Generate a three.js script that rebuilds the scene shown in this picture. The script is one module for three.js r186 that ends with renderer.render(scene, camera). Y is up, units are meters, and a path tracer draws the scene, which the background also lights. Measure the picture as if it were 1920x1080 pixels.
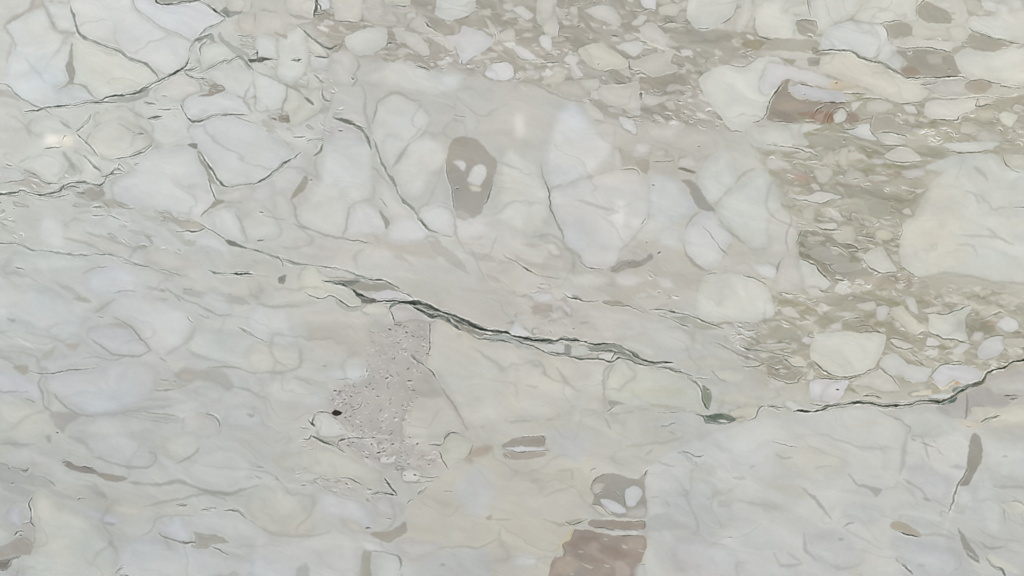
import * as THREE from 'three';
import { mergeGeometries } from 'three/addons/utils/BufferGeometryUtils.js';
import { RoundedBoxGeometry } from 'three/addons/geometries/RoundedBoxGeometry.js';
import { RectAreaLightUniformsLib } from 'three/addons/lights/RectAreaLightUniformsLib.js';

// ---------------------------------------------------------------- camera, light, exposure
const SLAB_W = 2.4, SLAB_H = 1.44, SLAB_T = 0.02;         // a slab standing on its long edge
const scene = new THREE.Scene();
const camera = new THREE.PerspectiveCamera(2 * Math.atan(0.54 / 2.4) * 180 / Math.PI, 16 / 9, 0.05, 50);
camera.position.set(0, SLAB_H / 2, 2.4);
camera.lookAt(0, SLAB_H / 2, 0);
scene.background = new THREE.Color(0x0b0b0b);
const renderer = new THREE.WebGLRenderer({ antialias: true });
renderer.toneMapping = THREE.LinearToneMapping;
renderer.toneMappingExposure = 1.0;
renderer.shadowMap.enabled = true;
RectAreaLightUniformsLib.init();
const GLINTS = [   // small lamps behind the viewer that the polish mirrors: place on the slab (mm), width and height there (mm), colour
  [97, 261, 26, 17, 0xfff6e6, 9], [126, 264, 16, 16, 0xffe2bc, 8], [974, 236, 16, 46, 0xfffaf2, 4.2], [1162, 400, 14, 46, 0xfffaf2, 4.2],
];
const ADDED_PANELS = [[-4.5, 1.6, 3.2], [4.5, 1.6, 3.2]];  // large unseen panels, added to light the slab evenly
const LAMP_W = 3, LAMP_H = 3, LAMP_POWER = 9.2;

// ---------------------------------------------------------------- noise
function hash(x, y, s) {
  let h = Math.imul(x, 374761393) ^ Math.imul(y, 668265263) ^ Math.imul(s, 1274126177);
  h = Math.imul(h ^ (h >>> 13), 1103515245); h ^= h >>> 16;
  return (h >>> 0) / 4294967296;
}
function noise(x, y, s) {                                   // smooth value noise, -1 to 1
  const xi = Math.floor(x), yi = Math.floor(y);
  let u = x - xi, v = y - yi; u = u * u * (3 - 2 * u); v = v * v * (3 - 2 * v);
  const a = hash(xi, yi, s), b = hash(xi + 1, yi, s), c = hash(xi, yi + 1, s), d = hash(xi + 1, yi + 1, s);
  return (a + (b - a) * u + (c - a) * v + (a - b - c + d) * u * v) * 2 - 1;
}
let seed = 20240611;
function rnd() { seed = (Math.imul(seed, 1664525) + 1013904223) >>> 0; return seed / 4294967296; }

// ---------------------------------------------------------------- the stone: pieces laid out on the slab face
// Coordinates are millimetres from the upper left corner of the middle field (1920 by 1080 mm) of the face;
// sheet(c, r) selects a 480 by 270 mm survey sheet, whose own entries are in quarter millimetres.
let ox = 0, oy = 0, unit = 0.25;
const sheet = (c, r) => { ox = c * 480; oy = r * 270; unit = 0.25; };
const whole = () => { ox = 0; oy = 0; unit = 1; };
const MAR_X = (SLAB_W * 1000 - 1920) / 2, MAR_Y = (SLAB_H * 1000 - 1080) / 2;
function pts(list) {
  const out = [];
  for (let i = 0; i < list.length; i += 2) {
    let x = ox + list[i] * unit, y = oy + list[i + 1] * unit;
    if (x <= 1) x -= 25 + rnd() * 70; else if (x >= 1919 && x < 1990) x += 25 + rnd() * 70;   // pieces run on past the survey
    if (y <= 1) y -= 25 + rnd() * 60; else if (y >= 1079 && y < 1150) y += 25 + rnd() * 60;
    out.push([x, y]);
  }
  return out;
}
function spline(p, closed, sub = 3) {
  const n = p.length, out = [];
  if (n < 3 && !closed) {
    for (let k = 0; k <= 4; k++) out.push([p[0][0] + (p[1][0] - p[0][0]) * k / 4, p[0][1] + (p[1][1] - p[0][1]) * k / 4]);
    return out;
  }
  const at = i => closed ? p[(i + n) % n] : p[Math.max(0, Math.min(n - 1, i))];
  const T = 0.36;
  for (let i = 0; i < (closed ? n : n - 1); i++) {
    const a = at(i - 1), b = at(i), c = at(i + 1), d = at(i + 2);
    for (let k = 0; k < sub; k++) {
      const t = k / sub, t2 = t * t, t3 = t2 * t;
      const h0 = 2 * t3 - 3 * t2 + 1, h1 = t3 - 2 * t2 + t, h2 = -2 * t3 + 3 * t2, h3 = t3 - t2;
      out.push([0, 1].map(q => h0 * b[q] + h1 * T * (c[q] - a[q]) + h2 * c[q] + h3 * T * (d[q] - b[q])));
    }
  }
  if (!closed) out.push(p[n - 1]);
  return out;
}
function rgb(h) {                                               // survey tones, corrected for the colour cast of the survey
  const c = [0, 2, 4].map(k => parseInt(h.slice(k, k + 2), 16)), l = 0.3 * c[0] + 0.55 * c[1] + 0.15 * c[2];
  const keep = l < 165 ? 0.8 : c[0] > c[2] ? 0.74 : 0.5;
  return c.map((v, k) => l + (v - l) * keep + [1.2, 0.7, -2.2][k]);
}
const under = [], frags = [], over = [], veins = [], pale = [], specks = [], scatter = [];
// U: ground mass patch   F: stone fragment (a piece of its own)   P: stain on top   V: faint vein
// D: dark vein (a piece of its own)   B: dark mineral pocket (a piece of its own)   L: pale line (calcite seams, painted halo edges)   K: dark pits
const U = (c, l, s = 5, a = 1) => under.push({ p: spline(pts(l), true), c: rgb(c), s, a });
const F = (c, l, o = {}) => frags.push({ p: spline(pts(l), true), c: rgb(c), s: o.s ?? 1.6, a: o.a ?? 1, rim: o.rim ?? 0.35, m: o.m ?? 1, label: o.label, name: 'stone_fragment' });
const B = (c, l, o = {}) => frags.push({ p: spline(pts(l), true), c: rgb(c), s: o.s ?? 1.6, a: o.a ?? 1, rim: o.rim ?? 0.5, m: o.m ?? 2.2, label: o.label, name: 'mineral_pocket' });
const P = (c, l, s = 6, a = 1) => over.push({ p: spline(pts(l), true), c: rgb(c), s, a });
const V = (c, w, l, o = {}) => veins.push({ p: spline(pts(l), false), c: rgb(c).map(v => v * 0.95), w: w * 0.27, s: o.s ?? 3, a: Math.min(1, (o.a ?? 0.75) * 1.2), h: o.h ?? 0, part: false });
const D = (c, w, l, o = {}) => veins.push({ p: spline(pts(l), false), c: rgb(c).map((v, k) => v * 0.76 + [-4, 2, -1][k]), w: w * 0.27, s: o.s ?? 1, a: o.a ?? 1, h: o.h ?? 0.55, part: true });
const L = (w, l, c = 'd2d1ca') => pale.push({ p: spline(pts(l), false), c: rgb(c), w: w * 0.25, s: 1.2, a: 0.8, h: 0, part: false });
const K = (...l) => { for (let i = 0; i < l.length; i += 2) specks.push([ox + l[i] * unit, oy + l[i + 1] * unit]); };
// Z: a field of small angular chips scattered through the ground mass
const Z = (l, n, cols, lo, hi, tilt = 0, flat = 0.4) => scatter.push({ p: spline(pts(l), true), n, cols: cols.map(rgb), lo, hi, tilt, flat });

// ---------------------------------------------------------------- ground mass: large fields
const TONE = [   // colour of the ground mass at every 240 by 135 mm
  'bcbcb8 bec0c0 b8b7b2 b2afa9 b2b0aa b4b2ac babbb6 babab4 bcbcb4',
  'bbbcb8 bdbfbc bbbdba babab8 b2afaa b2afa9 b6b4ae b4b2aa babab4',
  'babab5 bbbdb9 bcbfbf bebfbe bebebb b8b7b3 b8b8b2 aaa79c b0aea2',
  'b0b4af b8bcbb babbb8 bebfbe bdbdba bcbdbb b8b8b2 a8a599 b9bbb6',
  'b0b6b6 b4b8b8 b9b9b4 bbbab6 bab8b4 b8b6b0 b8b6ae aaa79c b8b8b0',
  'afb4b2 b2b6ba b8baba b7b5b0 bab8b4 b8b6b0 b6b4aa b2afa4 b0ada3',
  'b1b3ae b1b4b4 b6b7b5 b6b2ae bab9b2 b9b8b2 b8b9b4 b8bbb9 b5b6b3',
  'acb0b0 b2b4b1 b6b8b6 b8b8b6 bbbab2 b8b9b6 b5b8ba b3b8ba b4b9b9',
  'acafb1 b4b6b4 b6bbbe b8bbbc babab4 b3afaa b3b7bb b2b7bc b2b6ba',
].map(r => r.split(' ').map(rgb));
whole();
U('a29e97', [560, 0, 760, 0, 1000, 0, 1250, 0, 1340, 60, 1440, 75, 1420, 110, 1320, 120, 1330, 180, 1370, 235, 1250, 235, 1140, 215, 1060, 170, 940, 150, 800, 125, 700, 110, 640, 90, 590, 60], 40, 0.9);
U('b7b7b4', [680, 150, 730, 125, 790, 120, 880, 145, 960, 155, 1060, 190, 1130, 260, 1140, 300, 1210, 330, 1230, 380, 1200, 440, 1150, 500, 1090, 500, 1040, 430, 960, 430, 880, 430, 800, 440, 700, 460, 560, 400, 560, 330, 600, 250, 690, 230], 40, 0.9);
U('a19e91', [1560, 215, 1640, 190, 1760, 205, 1920, 180, 1920, 290, 1780, 290, 1720, 350, 1690, 420, 1690, 500, 1730, 530, 1650, 545, 1560, 545, 1500, 480, 1490, 400, 1450, 340, 1420, 280, 1480, 260], 26, 0.95);
U('a4a194', [1380, 560, 1560, 540, 1700, 535, 1920, 560, 1920, 670, 1800, 720, 1700, 730, 1560, 720, 1420, 700, 1360, 640], 70, 0.85);
U('b0acaa', [730, 605, 803, 605, 805, 665, 780, 700, 768, 770, 765, 830, 840, 870, 740, 885, 670, 850, 630, 800, 612, 745, 680, 700, 690, 640], 22, 1);
Z([560, 0, 1340, 0, 1440, 75, 1420, 110, 1310, 120, 1330, 190, 1370, 235, 1250, 235, 1140, 215, 1060, 170, 940, 150, 800, 125, 700, 110, 620, 70], 300, ['bcbab4', 'c0bfbc', 'b4b1aa', '9d9990', 'bab7b1', 'c3c3c3', 'b7b5ad', 'bfbdb8'], 6, 22, 0.25, 0.45);
Z([1430, 250, 1560, 215, 1640, 190, 1760, 205, 1920, 180, 1920, 270, 1780, 290, 1720, 350, 1690, 420, 1690, 500, 1730, 530, 1600, 545, 1500, 480, 1480, 380], 190, ['b0ada0', 'b9b6ad', '97947f', 'aba89a', 'bebcb7', 'b4b1a6'], 7, 26, 0.12, 0.32);
Z([1380, 560, 1560, 540, 1700, 535, 1920, 560, 1920, 670, 1800, 720, 1700, 730, 1560, 720, 1420, 700, 1360, 640], 230, ['b7b4a9', 'bfbdb5', '9a9787', 'b0ada0', 'c1c1be', 'bab8ae'], 6, 22, 0.15, 0.42);
Z([1500, 60, 1920, 30, 1920, 270, 1620, 240, 1560, 170], 70, ['b4b1a6', 'bbb9b1', 'a29f91', 'a8a597'], 8, 28, 0.1, 0.25);
Z([1120, 540, 1240, 480, 1480, 530, 1420, 640, 1300, 600], 50, ['b8b5ae', 'b2afa8', 'bdbbb6'], 8, 26, 0.25, 0.3);
Z([360, 90, 600, 60, 640, 200, 600, 260, 420, 250, 300, 200], 70, ['b9bab5', 'b1b1aa', 'bfc0bd', 'a9aaa4'], 7, 22, 0.3, 0.35);
Z([0, 320, 200, 330, 420, 420, 520, 500, 300, 470, 0, 440], 60, ['b4b5af', 'adafa9', 'b9bbb6'], 10, 36, 0.3, 0.25);
Z([940, 540, 1080, 540, 1100, 620, 960, 640], 30, ['bcb9b4', 'b0aaa4', 'bfbec2'], 8, 20, 0.2, 0.4);
Z([640, 800, 840, 850, 700, 940, 560, 900, 520, 850], 60, ['bcbab3', 'b3afa8', 'c2c1be'], 8, 28, 0.25, 0.3);

Z([1430, 250, 1560, 215, 1640, 190, 1760, 205, 1920, 180, 1920, 270, 1780, 290, 1720, 350, 1690, 420, 1690, 500, 1730, 530, 1600, 545, 1500, 480, 1480, 380], 45, ['b8b5aa', '98957f', 'bdbab3', '9e9a8b', 'a59a8d'], 26, 85, 0.1, 0.13);
Z([1380, 560, 1560, 540, 1700, 535, 1920, 560, 1920, 670, 1800, 720, 1700, 730, 1560, 720, 1420, 700, 1360, 640], 40, ['b8b5aa', '98957f', 'c0bdb6', '9e9a8b'], 22, 70, 0.12, 0.14);
Z([560, 0, 1340, 0, 1440, 75, 1420, 110, 1310, 120, 1330, 190, 1370, 235, 1250, 235, 1140, 215, 1060, 170, 940, 150, 800, 125, 700, 110, 620, 70], 60, ['bab7b1', '9d9990', 'c0bfbb', 'a29e97'], 20, 60, 0.3, 0.2);
Z([1240, 20, 1920, 0, 1920, 280, 1600, 260, 1440, 130, 1260, 110], 40, ['bdbab1', 'a29f93', 'c2c0b9'], 30, 100, 0.08, 0.12);
Z([640, 440, 900, 440, 1300, 500, 1460, 560, 1400, 660, 1150, 600, 900, 540], 60, ['bcb9b4', 'b2afa9', 'c2c0bc', 'b5b1ab'], 22, 80, 0.3, 0.18);
Z([0, 480, 500, 540, 640, 700, 560, 900, 300, 960, 0, 900], 60, ['b6babb', 'a9adab', 'bdbfba', 'b1b3ad'], 30, 110, 0.32, 0.16);
Z([1250, 800, 1800, 800, 1920, 1000, 1800, 1080, 1250, 1080], 45, ['bcbfbf', 'b0b4b6', 'c0c0b9'], 30, 110, 0.4, 0.16);
// ---------------------------------------------------------------- sheet 0,0
sheet(0, 0);
F('bcc2c0', [330, 30, 520, 40, 560, 150, 590, 250, 450, 230, 400, 170]);
F('bcc1c1', [180, 110, 320, 60, 420, 230, 545, 330, 530, 450, 500, 600, 440, 660, 640, 650, 740, 750, 640, 770, 480, 795, 330, 810, 140, 730, 20, 600, 100, 300, 40, 200], { m: 1.8 });
F('c0c2c2', [540, 0, 760, 0, 1000, 0, 1010, 40, 1100, 140, 1420, 300, 1460, 330, 1410, 400, 1400, 450, 1330, 520, 1260, 560, 1110, 480, 980, 450, 880, 370, 720, 310, 610, 260, 560, 150, 525, 50], { m: 1.6 });
F('bdc0bb', [560, 250, 620, 280, 880, 385, 970, 450, 1100, 490, 1170, 560, 1190, 600, 1090, 655, 900, 705, 760, 740, 700, 690, 650, 645, 555, 625, 545, 340], { m: 1.8 });
F('c0c3c9', [1000, 0, 1150, 10, 1280, 30, 1450, 12, 1560, 30, 1640, 90, 1695, 130, 1600, 200, 1480, 280, 1420, 300, 1250, 220, 1100, 140, 1010, 40]);
F('c2c0bc', [1270, 580, 1370, 560, 1490, 620, 1500, 690, 1370, 740, 1190, 750, 1170, 690]);
F('bcc0ba', [1500, 380, 1600, 330, 1700, 340, 1760, 430, 1640, 480, 1530, 540, 1500, 460]);
F('babfbe', [1540, 530, 1680, 480, 1860, 510, 1980, 560, 1960, 680, 1850, 740, 1700, 690, 1600, 600]);
F('bec2c6', [1380, 740, 1500, 690, 1700, 700, 1850, 780, 1860, 855, 1600, 865, 1490, 905, 1440, 900, 1390, 830]);
F('bab5ae', [1760, 150, 1900, 90, 2010, 120, 2000, 240, 1880, 250, 1780, 220], { s: 4 });
F('bcbbb5', [1700, 0, 1900, 0, 1880, 60, 1800, 80, 1720, 60], { s: 3 });
F('bbbcb6', [700, 880, 800, 830, 940, 800, 1090, 890, 1150, 980, 1090, 1015, 900, 920, 760, 960], { s: 3 });
F('babdb8', [240, 900, 420, 880, 560, 980, 480, 1000, 330, 1010, 240, 1010], { s: 4 });
F('b9b9b4', [0, 760, 120, 780, 200, 880, 210, 960, 120, 1000, 0, 930], { s: 5 });
U('b0aeaa', [0, 670, 90, 690, 160, 770, 60, 740, 0, 730], 3);
P('b4b0ab', [180, 110, 230, 30, 310, 0, 330, 40, 250, 80], 8, 0.8);
B('989791', [540, 320, 548, 400, 545, 460, 565, 540, 550, 600, 552, 632, 505, 632, 520, 590, 492, 520, 495, 480, 525, 440, 530, 380], { label: 'narrow taupe spindle inside a white fragment' });
B('a2a097', [1100, 0, 1180, 12, 1280, 28, 1370, 10, 1340, 0]);
B('858984', [1630, 95, 1690, 45, 1730, 85, 1810, 78, 1740, 112, 1690, 122], { rim: 1 });
B('a4a6a0', [1650, 240, 1690, 300, 1850, 400, 1900, 460, 1870, 520, 1780, 420, 1700, 350, 1650, 310]);
B('a3a59f', [1090, 662, 1140, 655, 1100, 720, 1000, 755, 800, 775, 850, 728]);
B('8c8780', [1490, 712, 1560, 700, 1590, 640, 1660, 632, 1690, 670, 1640, 690, 1570, 715], { rim: 0.9 });
B('979a95', [1480, 290, 1560, 255, 1600, 250, 1610, 320, 1590, 310, 1540, 290, 1500, 330]);
V('a09f99', 22, [320, 20, 350, 80, 390, 160, 430, 230, 560, 250], { a: 0.5, s: 10 });
V('a2a09a', 22, [30, 200, 90, 140, 170, 100, 240, 40, 300, 0], { a: 0.6, s: 8 });
V('a2a29c', 20, [40, 205, 80, 260, 100, 300, 110, 370], { a: 0.6, s: 6 });
V('adb0ab', 24, [190, 440, 280, 540, 340, 620], { a: 0.4, s: 10 });
D('94958f', 18, [520, 40, 550, 140, 575, 230, 620, 275, 720, 320, 880, 375, 960, 440, 1010, 460, 1100, 485, 1170, 560, 1190, 600], { a: 0.85, h: 0.3, s: 2 });
V('a4a49d', 22, [440, 665, 540, 628, 650, 650, 690, 710, 745, 755], { a: 0.85, s: 4, h: 0.2 });
D('646864', 13, [190, 832, 330, 815, 450, 800, 540, 797, 630, 775, 740, 765, 880, 770]);
D('5c605c', 14, [740, 752, 850, 715, 930, 705, 1010, 695, 1090, 660, 1160, 630, 1260, 580, 1330, 530, 1390, 490, 1415, 435], { h: 0.8 });
D('757874', 11, [1410, 390, 1450, 330, 1480, 300, 1590, 250]);
D('7c7f7a', 10, [1490, 275, 1560, 215, 1690, 130]);
D('5a5c58', 12, [1090, 0, 1180, 15, 1280, 33, 1380, 15, 1500, 12, 1570, 45, 1640, 95, 1690, 125], { h: 0.9 });
V('a4a39d', 10, [980, 0, 1010, 40, 1050, 90, 1200, 190, 1420, 298], { a: 0.7, s: 3, h: 0.2 });
V('8a8b85', 11, [0, 560, 40, 630, 130, 720, 230, 770, 330, 815, 390, 865], { s: 2, h: 0.3 });
D('7a7b75', 10, [680, 870, 640, 930, 570, 995]);
V('9c9d97', 14, [450, 910, 540, 970], { s: 4 });
V('aaaba5', 18, [230, 900, 200, 960, 230, 1030], { s: 8, a: 0.6 });
D('6e716c', 11, [1350, 530, 1420, 525, 1490, 505]);
D('7a7d78', 11, [1370, 540, 1440, 580, 1560, 595]);
D('82847f', 9, [1500, 420, 1500, 370, 1570, 300]);
D('868883', 9, [1520, 545, 1640, 475, 1740, 440]);
D('7d807a', 11, [1350, 780, 1400, 870, 1440, 905, 1510, 905, 1600, 870, 1720, 860, 1860, 862]);
V('9a9c98', 12, [1760, 870, 1910, 935], { s: 2, h: 0.3 });
D('7d807a', 12, [1070, 765, 1170, 780]);
D('84857f', 8, [1185, 825, 1300, 825]);
D('70736e', 14, [1100, 887, 1220, 880]);
D('858680', 9, [1000, 1005, 1090, 1015]);
V('a2a49e', 14, [950, 800, 1020, 850, 1100, 890], { s: 5 });
V('a2a49e', 12, [890, 930, 1010, 1000], { s: 5 });
D('6d706b', 10, [1690, 480, 1790, 420, 1870, 480, 1905, 520]);
D('797b75', 9, [1780, 265, 1860, 275, 1900, 265]);
D('8b8d88', 9, [1580, 660, 1680, 672]);
V('a6a7a2', 16, [1880, 620, 1840, 700, 1830, 760, 1910, 850], { s: 5, a: 0.6 });
V('9a9c97', 12, [1220, 720, 1260, 725], { h: 0.6, s: 1.5 });
D('70736e', 10, [1880, 420, 1930, 400, 1920, 460]);
D('8a8478', 6, [470, 1050, 485, 1018, 500, 1015]);
D('7c7a72', 8, [570, 1010, 610, 1040, 660, 1080]);
// ---------------------------------------------------------------- sheet 1,0
sheet(1, 0);
U('a39f98', [1270, 160, 1340, 120, 1480, 160, 1640, 110, 1720, 190, 1800, 240, 1700, 220, 1570, 190, 1500, 250, 1400, 240], 2);
U('a6a29c', [1000, 250, 1100, 320, 1300, 410, 1400, 440, 1480, 430, 1400, 260, 1290, 260, 1310, 370], 3);
U('a29e97', [1100, 420, 1200, 480, 1300, 525, 1370, 490, 1450, 400, 1340, 380, 1290, 420, 1190, 390], 3);
U('a8a49d', [490, 190, 760, 185, 760, 210, 620, 240], 4);
U('b6b2ac', [800, 0, 960, 0, 980, 40, 1200, 60, 1130, 200, 960, 200, 820, 190], 5);
F('bcbab4', [220, 0, 330, 0, 440, 0, 450, 60, 420, 135, 330, 110, 240, 70]);
F('bec2c8', [470, 0, 500, 0, 560, 40, 500, 75, 480, 40], { rim: 0.9 });
F('bdbbb4', [590, 0, 700, 0, 800, 0, 800, 100, 770, 160, 600, 150, 580, 80]);
F('bcbab5', [0, 90, 40, 80, 190, 110, 240, 100, 330, 140, 420, 150, 320, 180, 230, 170, 180, 250, 0, 260]);
F('bdbfbb', [660, 280, 760, 225, 850, 205, 970, 210, 985, 300, 970, 350, 900, 390, 780, 420, 680, 370, 655, 310]);
F('bfc2bf', [1340, 60, 1370, 0, 1500, 0, 1650, 0, 1640, 70, 1580, 120, 1480, 155, 1390, 140, 1330, 110], { rim: 0.6 });
F('bfc1c7', [1420, 262, 1500, 260, 1540, 230, 1560, 200, 1700, 240, 1780, 310, 1700, 390, 1640, 430, 1550, 470, 1480, 340], { rim: 0.6, label: 'star shaped bluish white fragment' });
F('c4c6cc', [1710, 550, 1760, 490, 1850, 470, 1910, 490, 1935, 545, 1915, 590, 1840, 605, 1750, 595], { rim: 0.7, label: 'bright white oval fragment' });
F('bcbab5', [1020, 228, 1200, 240, 1270, 310, 1300, 410, 1190, 370, 1110, 310]);
F('bebcb4', [960, 0, 1150, 0, 1160, 45, 1060, 45, 970, 30]);
F('b8b5ae', [1150, 200, 1230, 100, 1290, 170, 1380, 240, 1300, 245]);
F('b7b4ac', [1660, 85, 1755, 65, 1750, 120, 1680, 115]);
F('b9b6ae', [1700, 130, 1760, 170, 1820, 230, 1780, 270, 1740, 200]);
F('b8b6b0', [1850, 30, 1920, 8, 1935, 60, 1900, 75, 1860, 55]);
F('b9b7b2', [1820, 260, 1930, 210, 1940, 310, 1830, 300]);
F('b8bab6', [1130, 110, 1200, 95, 1200, 130, 1140, 140]);
F('b6b3ad', [830, 30, 940, 50, 960, 80, 850, 70]);
F('b7b3ac', [920, 130, 1010, 95, 1060, 160, 1000, 170]);
F('c3c2bc', [370, 290, 420, 290, 540, 420, 470, 410, 380, 340], { rim: 0.9 });
F('b9bebd', [0, 280, 110, 270, 170, 330, 160, 430, 60, 425, 0, 430], { s: 4 });
F('bfc2c6', [410, 430, 540, 430, 560, 510, 470, 530, 420, 500], { s: 4 });
F('bfbfbe', [560, 400, 720, 390, 740, 520, 740, 640, 640, 660, 560, 560], { s: 5 });
F('bec0bd', [180, 290, 330, 200, 370, 300, 390, 420, 350, 560, 250, 640, 160, 560, 180, 430], { s: 4 });
F('bec2c1', [0, 530, 100, 570, 230, 640, 220, 720, 190, 800, 60, 830, 0, 800]);
F('bdbeb8', [240, 650, 310, 660, 370, 740, 300, 840, 200, 830, 220, 740]);
F('bcbeb7', [380, 720, 400, 600, 490, 650, 500, 800, 420, 880, 330, 930, 250, 930, 240, 880, 300, 850]);
F('bbb8b8', [500, 660, 580, 720, 560, 760, 500, 750], { rim: 0.6 });
F('bdc0bf', [800, 600, 900, 510, 1040, 460, 1200, 495, 1400, 550, 1560, 570, 1500, 680, 1300, 700, 1080, 690, 900, 640], { s: 6, m: 2, rim: 0.1 });
F('c0c0be', [880, 1080, 860, 950, 910, 790, 1000, 720, 1080, 715, 1200, 780, 1300, 900, 1240, 1000, 1150, 1080, 1020, 1180, 950, 1160], { s: 4 });
F('c1bebd', [600, 880, 720, 840, 810, 880, 830, 950, 720, 915], { s: 4 });
F('bcb9bb', [560, 960, 700, 960, 790, 1010, 820, 1120, 700, 1150, 560, 1120], { s: 5 });
B('5f625c', [-60, 440, 60, 432, 130, 450, 60, 460, -40, 466]);
B('87887f', [360, 725, 400, 730, 445, 780, 430, 790]);
B('87857e', [160, 880, 200, 872, 240, 860, 240, 910, 190, 915], { rim: 0.9 });
B('939287', [560, 350, 640, 325, 600, 390, 540, 380]);
B('a4a099', [1010, 470, 1040, 445, 1110, 430, 1060, 460, 1050, 480], { s: 3 });
B('a8a59f', [870, 400, 930, 385, 910, 410], { s: 3 });
B('a5a19b', [140, 245, 230, 260, 225, 290, 180, 275], { s: 3 });
D('434e49', 17, [440, 0, 455, 30, 430, 90, 425, 135], { h: 0.8 });
D('4a4f4a', 9, [430, 105, 500, 100]);
D('56605b', 9, [455, 10, 480, 50, 490, 80]);
D('7a7870', 7, [620, 165, 690, 160, 760, 168]);
D('82827a', 18, [320, 200, 370, 250, 440, 310, 540, 360, 600, 345]);
D('82857f', 8, [440, 425, 545, 430]);
D('7c7d77', 8, [130, 450, 160, 455]);
D('7c7d75', 9, [265, 447, 345, 450]);
D('96958d', 7, [1050, 48, 1100, 52, 1150, 50]);
D('908d85', 7, [1270, 165, 1290, 185, 1380, 238]);
D('8f8d86', 6, [1480, 150, 1560, 140, 1630, 90], { h: 0.2 });
V('a09e98', 16, [0, 530, 120, 590, 230, 640, 320, 680, 380, 720], { s: 4 });
V('9c9c96', 14, [235, 650, 215, 740, 190, 820, 180, 880], { s: 4 });
D('8d8d86', 12, [430, 560, 460, 590, 510, 630], { h: 0.3, s: 2 });
D('8f908b', 9, [495, 670, 500, 740, 550, 765], { h: 0.4 });
D('98958f', 26, [580, 880, 640, 905, 720, 930, 790, 970, 830, 1040, 840, 1080, 860, 1120], { s: 3, h: 0.2 });
L(9, [700, 915, 760, 930, 830, 955]);
D('7c7a75', 8, [700, 935, 770, 945, 830, 965]);
V('aba9a4', 18, [800, 640, 820, 730, 820, 850, 850, 940, 870, 1000], { s: 6, a: 0.6 });
V('9c9a95', 13, [870, 930, 900, 830, 915, 765], { s: 3 });
V('aaaaa5', 18, [915, 765, 1000, 710, 1080, 705, 1180, 760, 1240, 760], { s: 6 });
V('adb0ae', 16, [1145, 1060, 1240, 950], { s: 6, a: 0.6 });
D('8c8a83', 5, [1480, 860, 1530, 872, 1580, 875]);
D('76736c', 9, [1180, 485, 1240, 500, 1310, 527]);
D('83827b', 8, [265, 1030, 375, 1030]);
D('77766f', 10, [370, 1065, 430, 1052, 500, 1040]);
D('7f7d76', 8, [610, 985, 650, 988]);
D('8a8882', 6, [1785, 475, 1850, 470]);
V('a3a19a', 16, [750, 440, 780, 500, 740, 560, 760, 610, 720, 660], { s: 5, a: 0.6 });
D('8c8b84', 6, [720, 580, 735, 600, 740, 585]);
D('8a8880', 6, [980, 350, 1000, 325, 1050, 322]);
D('90a09a', 6, [1790, 320, 1800, 270, 1780, 240], { a: 0.6 });
D('8c8a84', 6, [1550, 480, 1545, 450]);
// ---------------------------------------------------------------- sheet 2,0
sheet(2, 0);
U('a5a199', [1200, 240, 1400, 225, 1600, 230, 1920, 250, 2100, 290, 2150, 370, 1920, 380, 1700, 420, 1600, 490, 1450, 440, 1300, 400, 1180, 330], 6);
U('aca8a1', [1380, 680, 1440, 680, 1560, 860, 1640, 950, 1500, 900, 1400, 830, 1230, 760], 4);
U('a5a198', [960, 600, 1080, 580, 1200, 600, 1060, 690, 980, 660], 4);
U('a6a29b', [600, 700, 700, 790, 830, 830, 930, 880, 800, 900, 690, 860, 600, 740], 4);
F('bfc0c0', [0, 60, 70, 40, 160, 110, 120, 150, 60, 110]);
F('bebeb9', [190, 0, 250, 0, 310, 0, 340, 130, 355, 260, 270, 280, 220, 190, 180, 130]);
F('bec0c4', [205, 270, 280, 260, 300, 330, 290, 380, 220, 350]);
F('bcbcb9', [540, 80, 640, 40, 760, 50, 820, 150, 800, 200, 700, 160, 600, 120]);
F('c1c2c7', [960, 0, 1020, 0, 1080, 0, 1080, 75, 1020, 70, 970, 30]);
F('c0c1bc', [1310, 110, 1350, 0, 1520, 0, 1690, 0, 1680, 60, 1600, 140, 1540, 180, 1560, 210, 1380, 220, 1340, 170], { rim: 0.5 });
F('bebfba', [1680, 160, 1720, 40, 1740, 0, 1800, 0, 1790, 100, 1740, 210, 1710, 245, 1670, 210], { rim: 0.5 });
F('c1c3be', [1840, 60, 1920, 12, 2040, 6, 2100, 80, 2110, 270, 2000, 290, 1860, 270, 1820, 180], { rim: 0.5 });
F('bebbb8', [960, 220, 1040, 170, 1140, 260, 1150, 360, 1060, 320, 990, 300]);
F('c0beb4', [490, 370, 640, 320, 730, 370, 850, 440, 860, 510, 690, 530, 600, 500, 510, 420], { rim: 0.5 });
F('bcbfbf', [800, 330, 960, 310, 980, 370, 920, 425, 860, 400]);
F('b8b6b0', [870, 480, 1060, 400, 1130, 400, 1180, 360, 1220, 380, 1180, 470, 1240, 490, 1230, 540, 1060, 575, 960, 530]);
F('bab8b2', [640, 700, 680, 640, 820, 630, 940, 600, 960, 670, 960, 870, 830, 820, 740, 800, 670, 750], { rim: 0.6 });
F('bebcbc', [390, 450, 430, 410, 500, 440, 480, 480, 540, 560, 500, 560, 440, 490]);
F('bebfc4', [0, 340, 60, 350, 150, 400, 190, 450, 100, 455, 40, 410]);
F('bab7b7', [100, 530, 200, 540, 215, 580, 170, 590]);
F('b8b5ae', [220, 630, 340, 540, 400, 560, 370, 630]);
F('c0c4c8', [800, 880, 900, 900, 935, 960, 930, 1010, 850, 970, 820, 920], { rim: 0.7 });
F('bcbcb6', [540, 790, 580, 770, 680, 850, 690, 900, 600, 890, 560, 850]);
F('b9b7b1', [430, 60, 490, 50, 500, 150, 470, 180], {});
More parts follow.
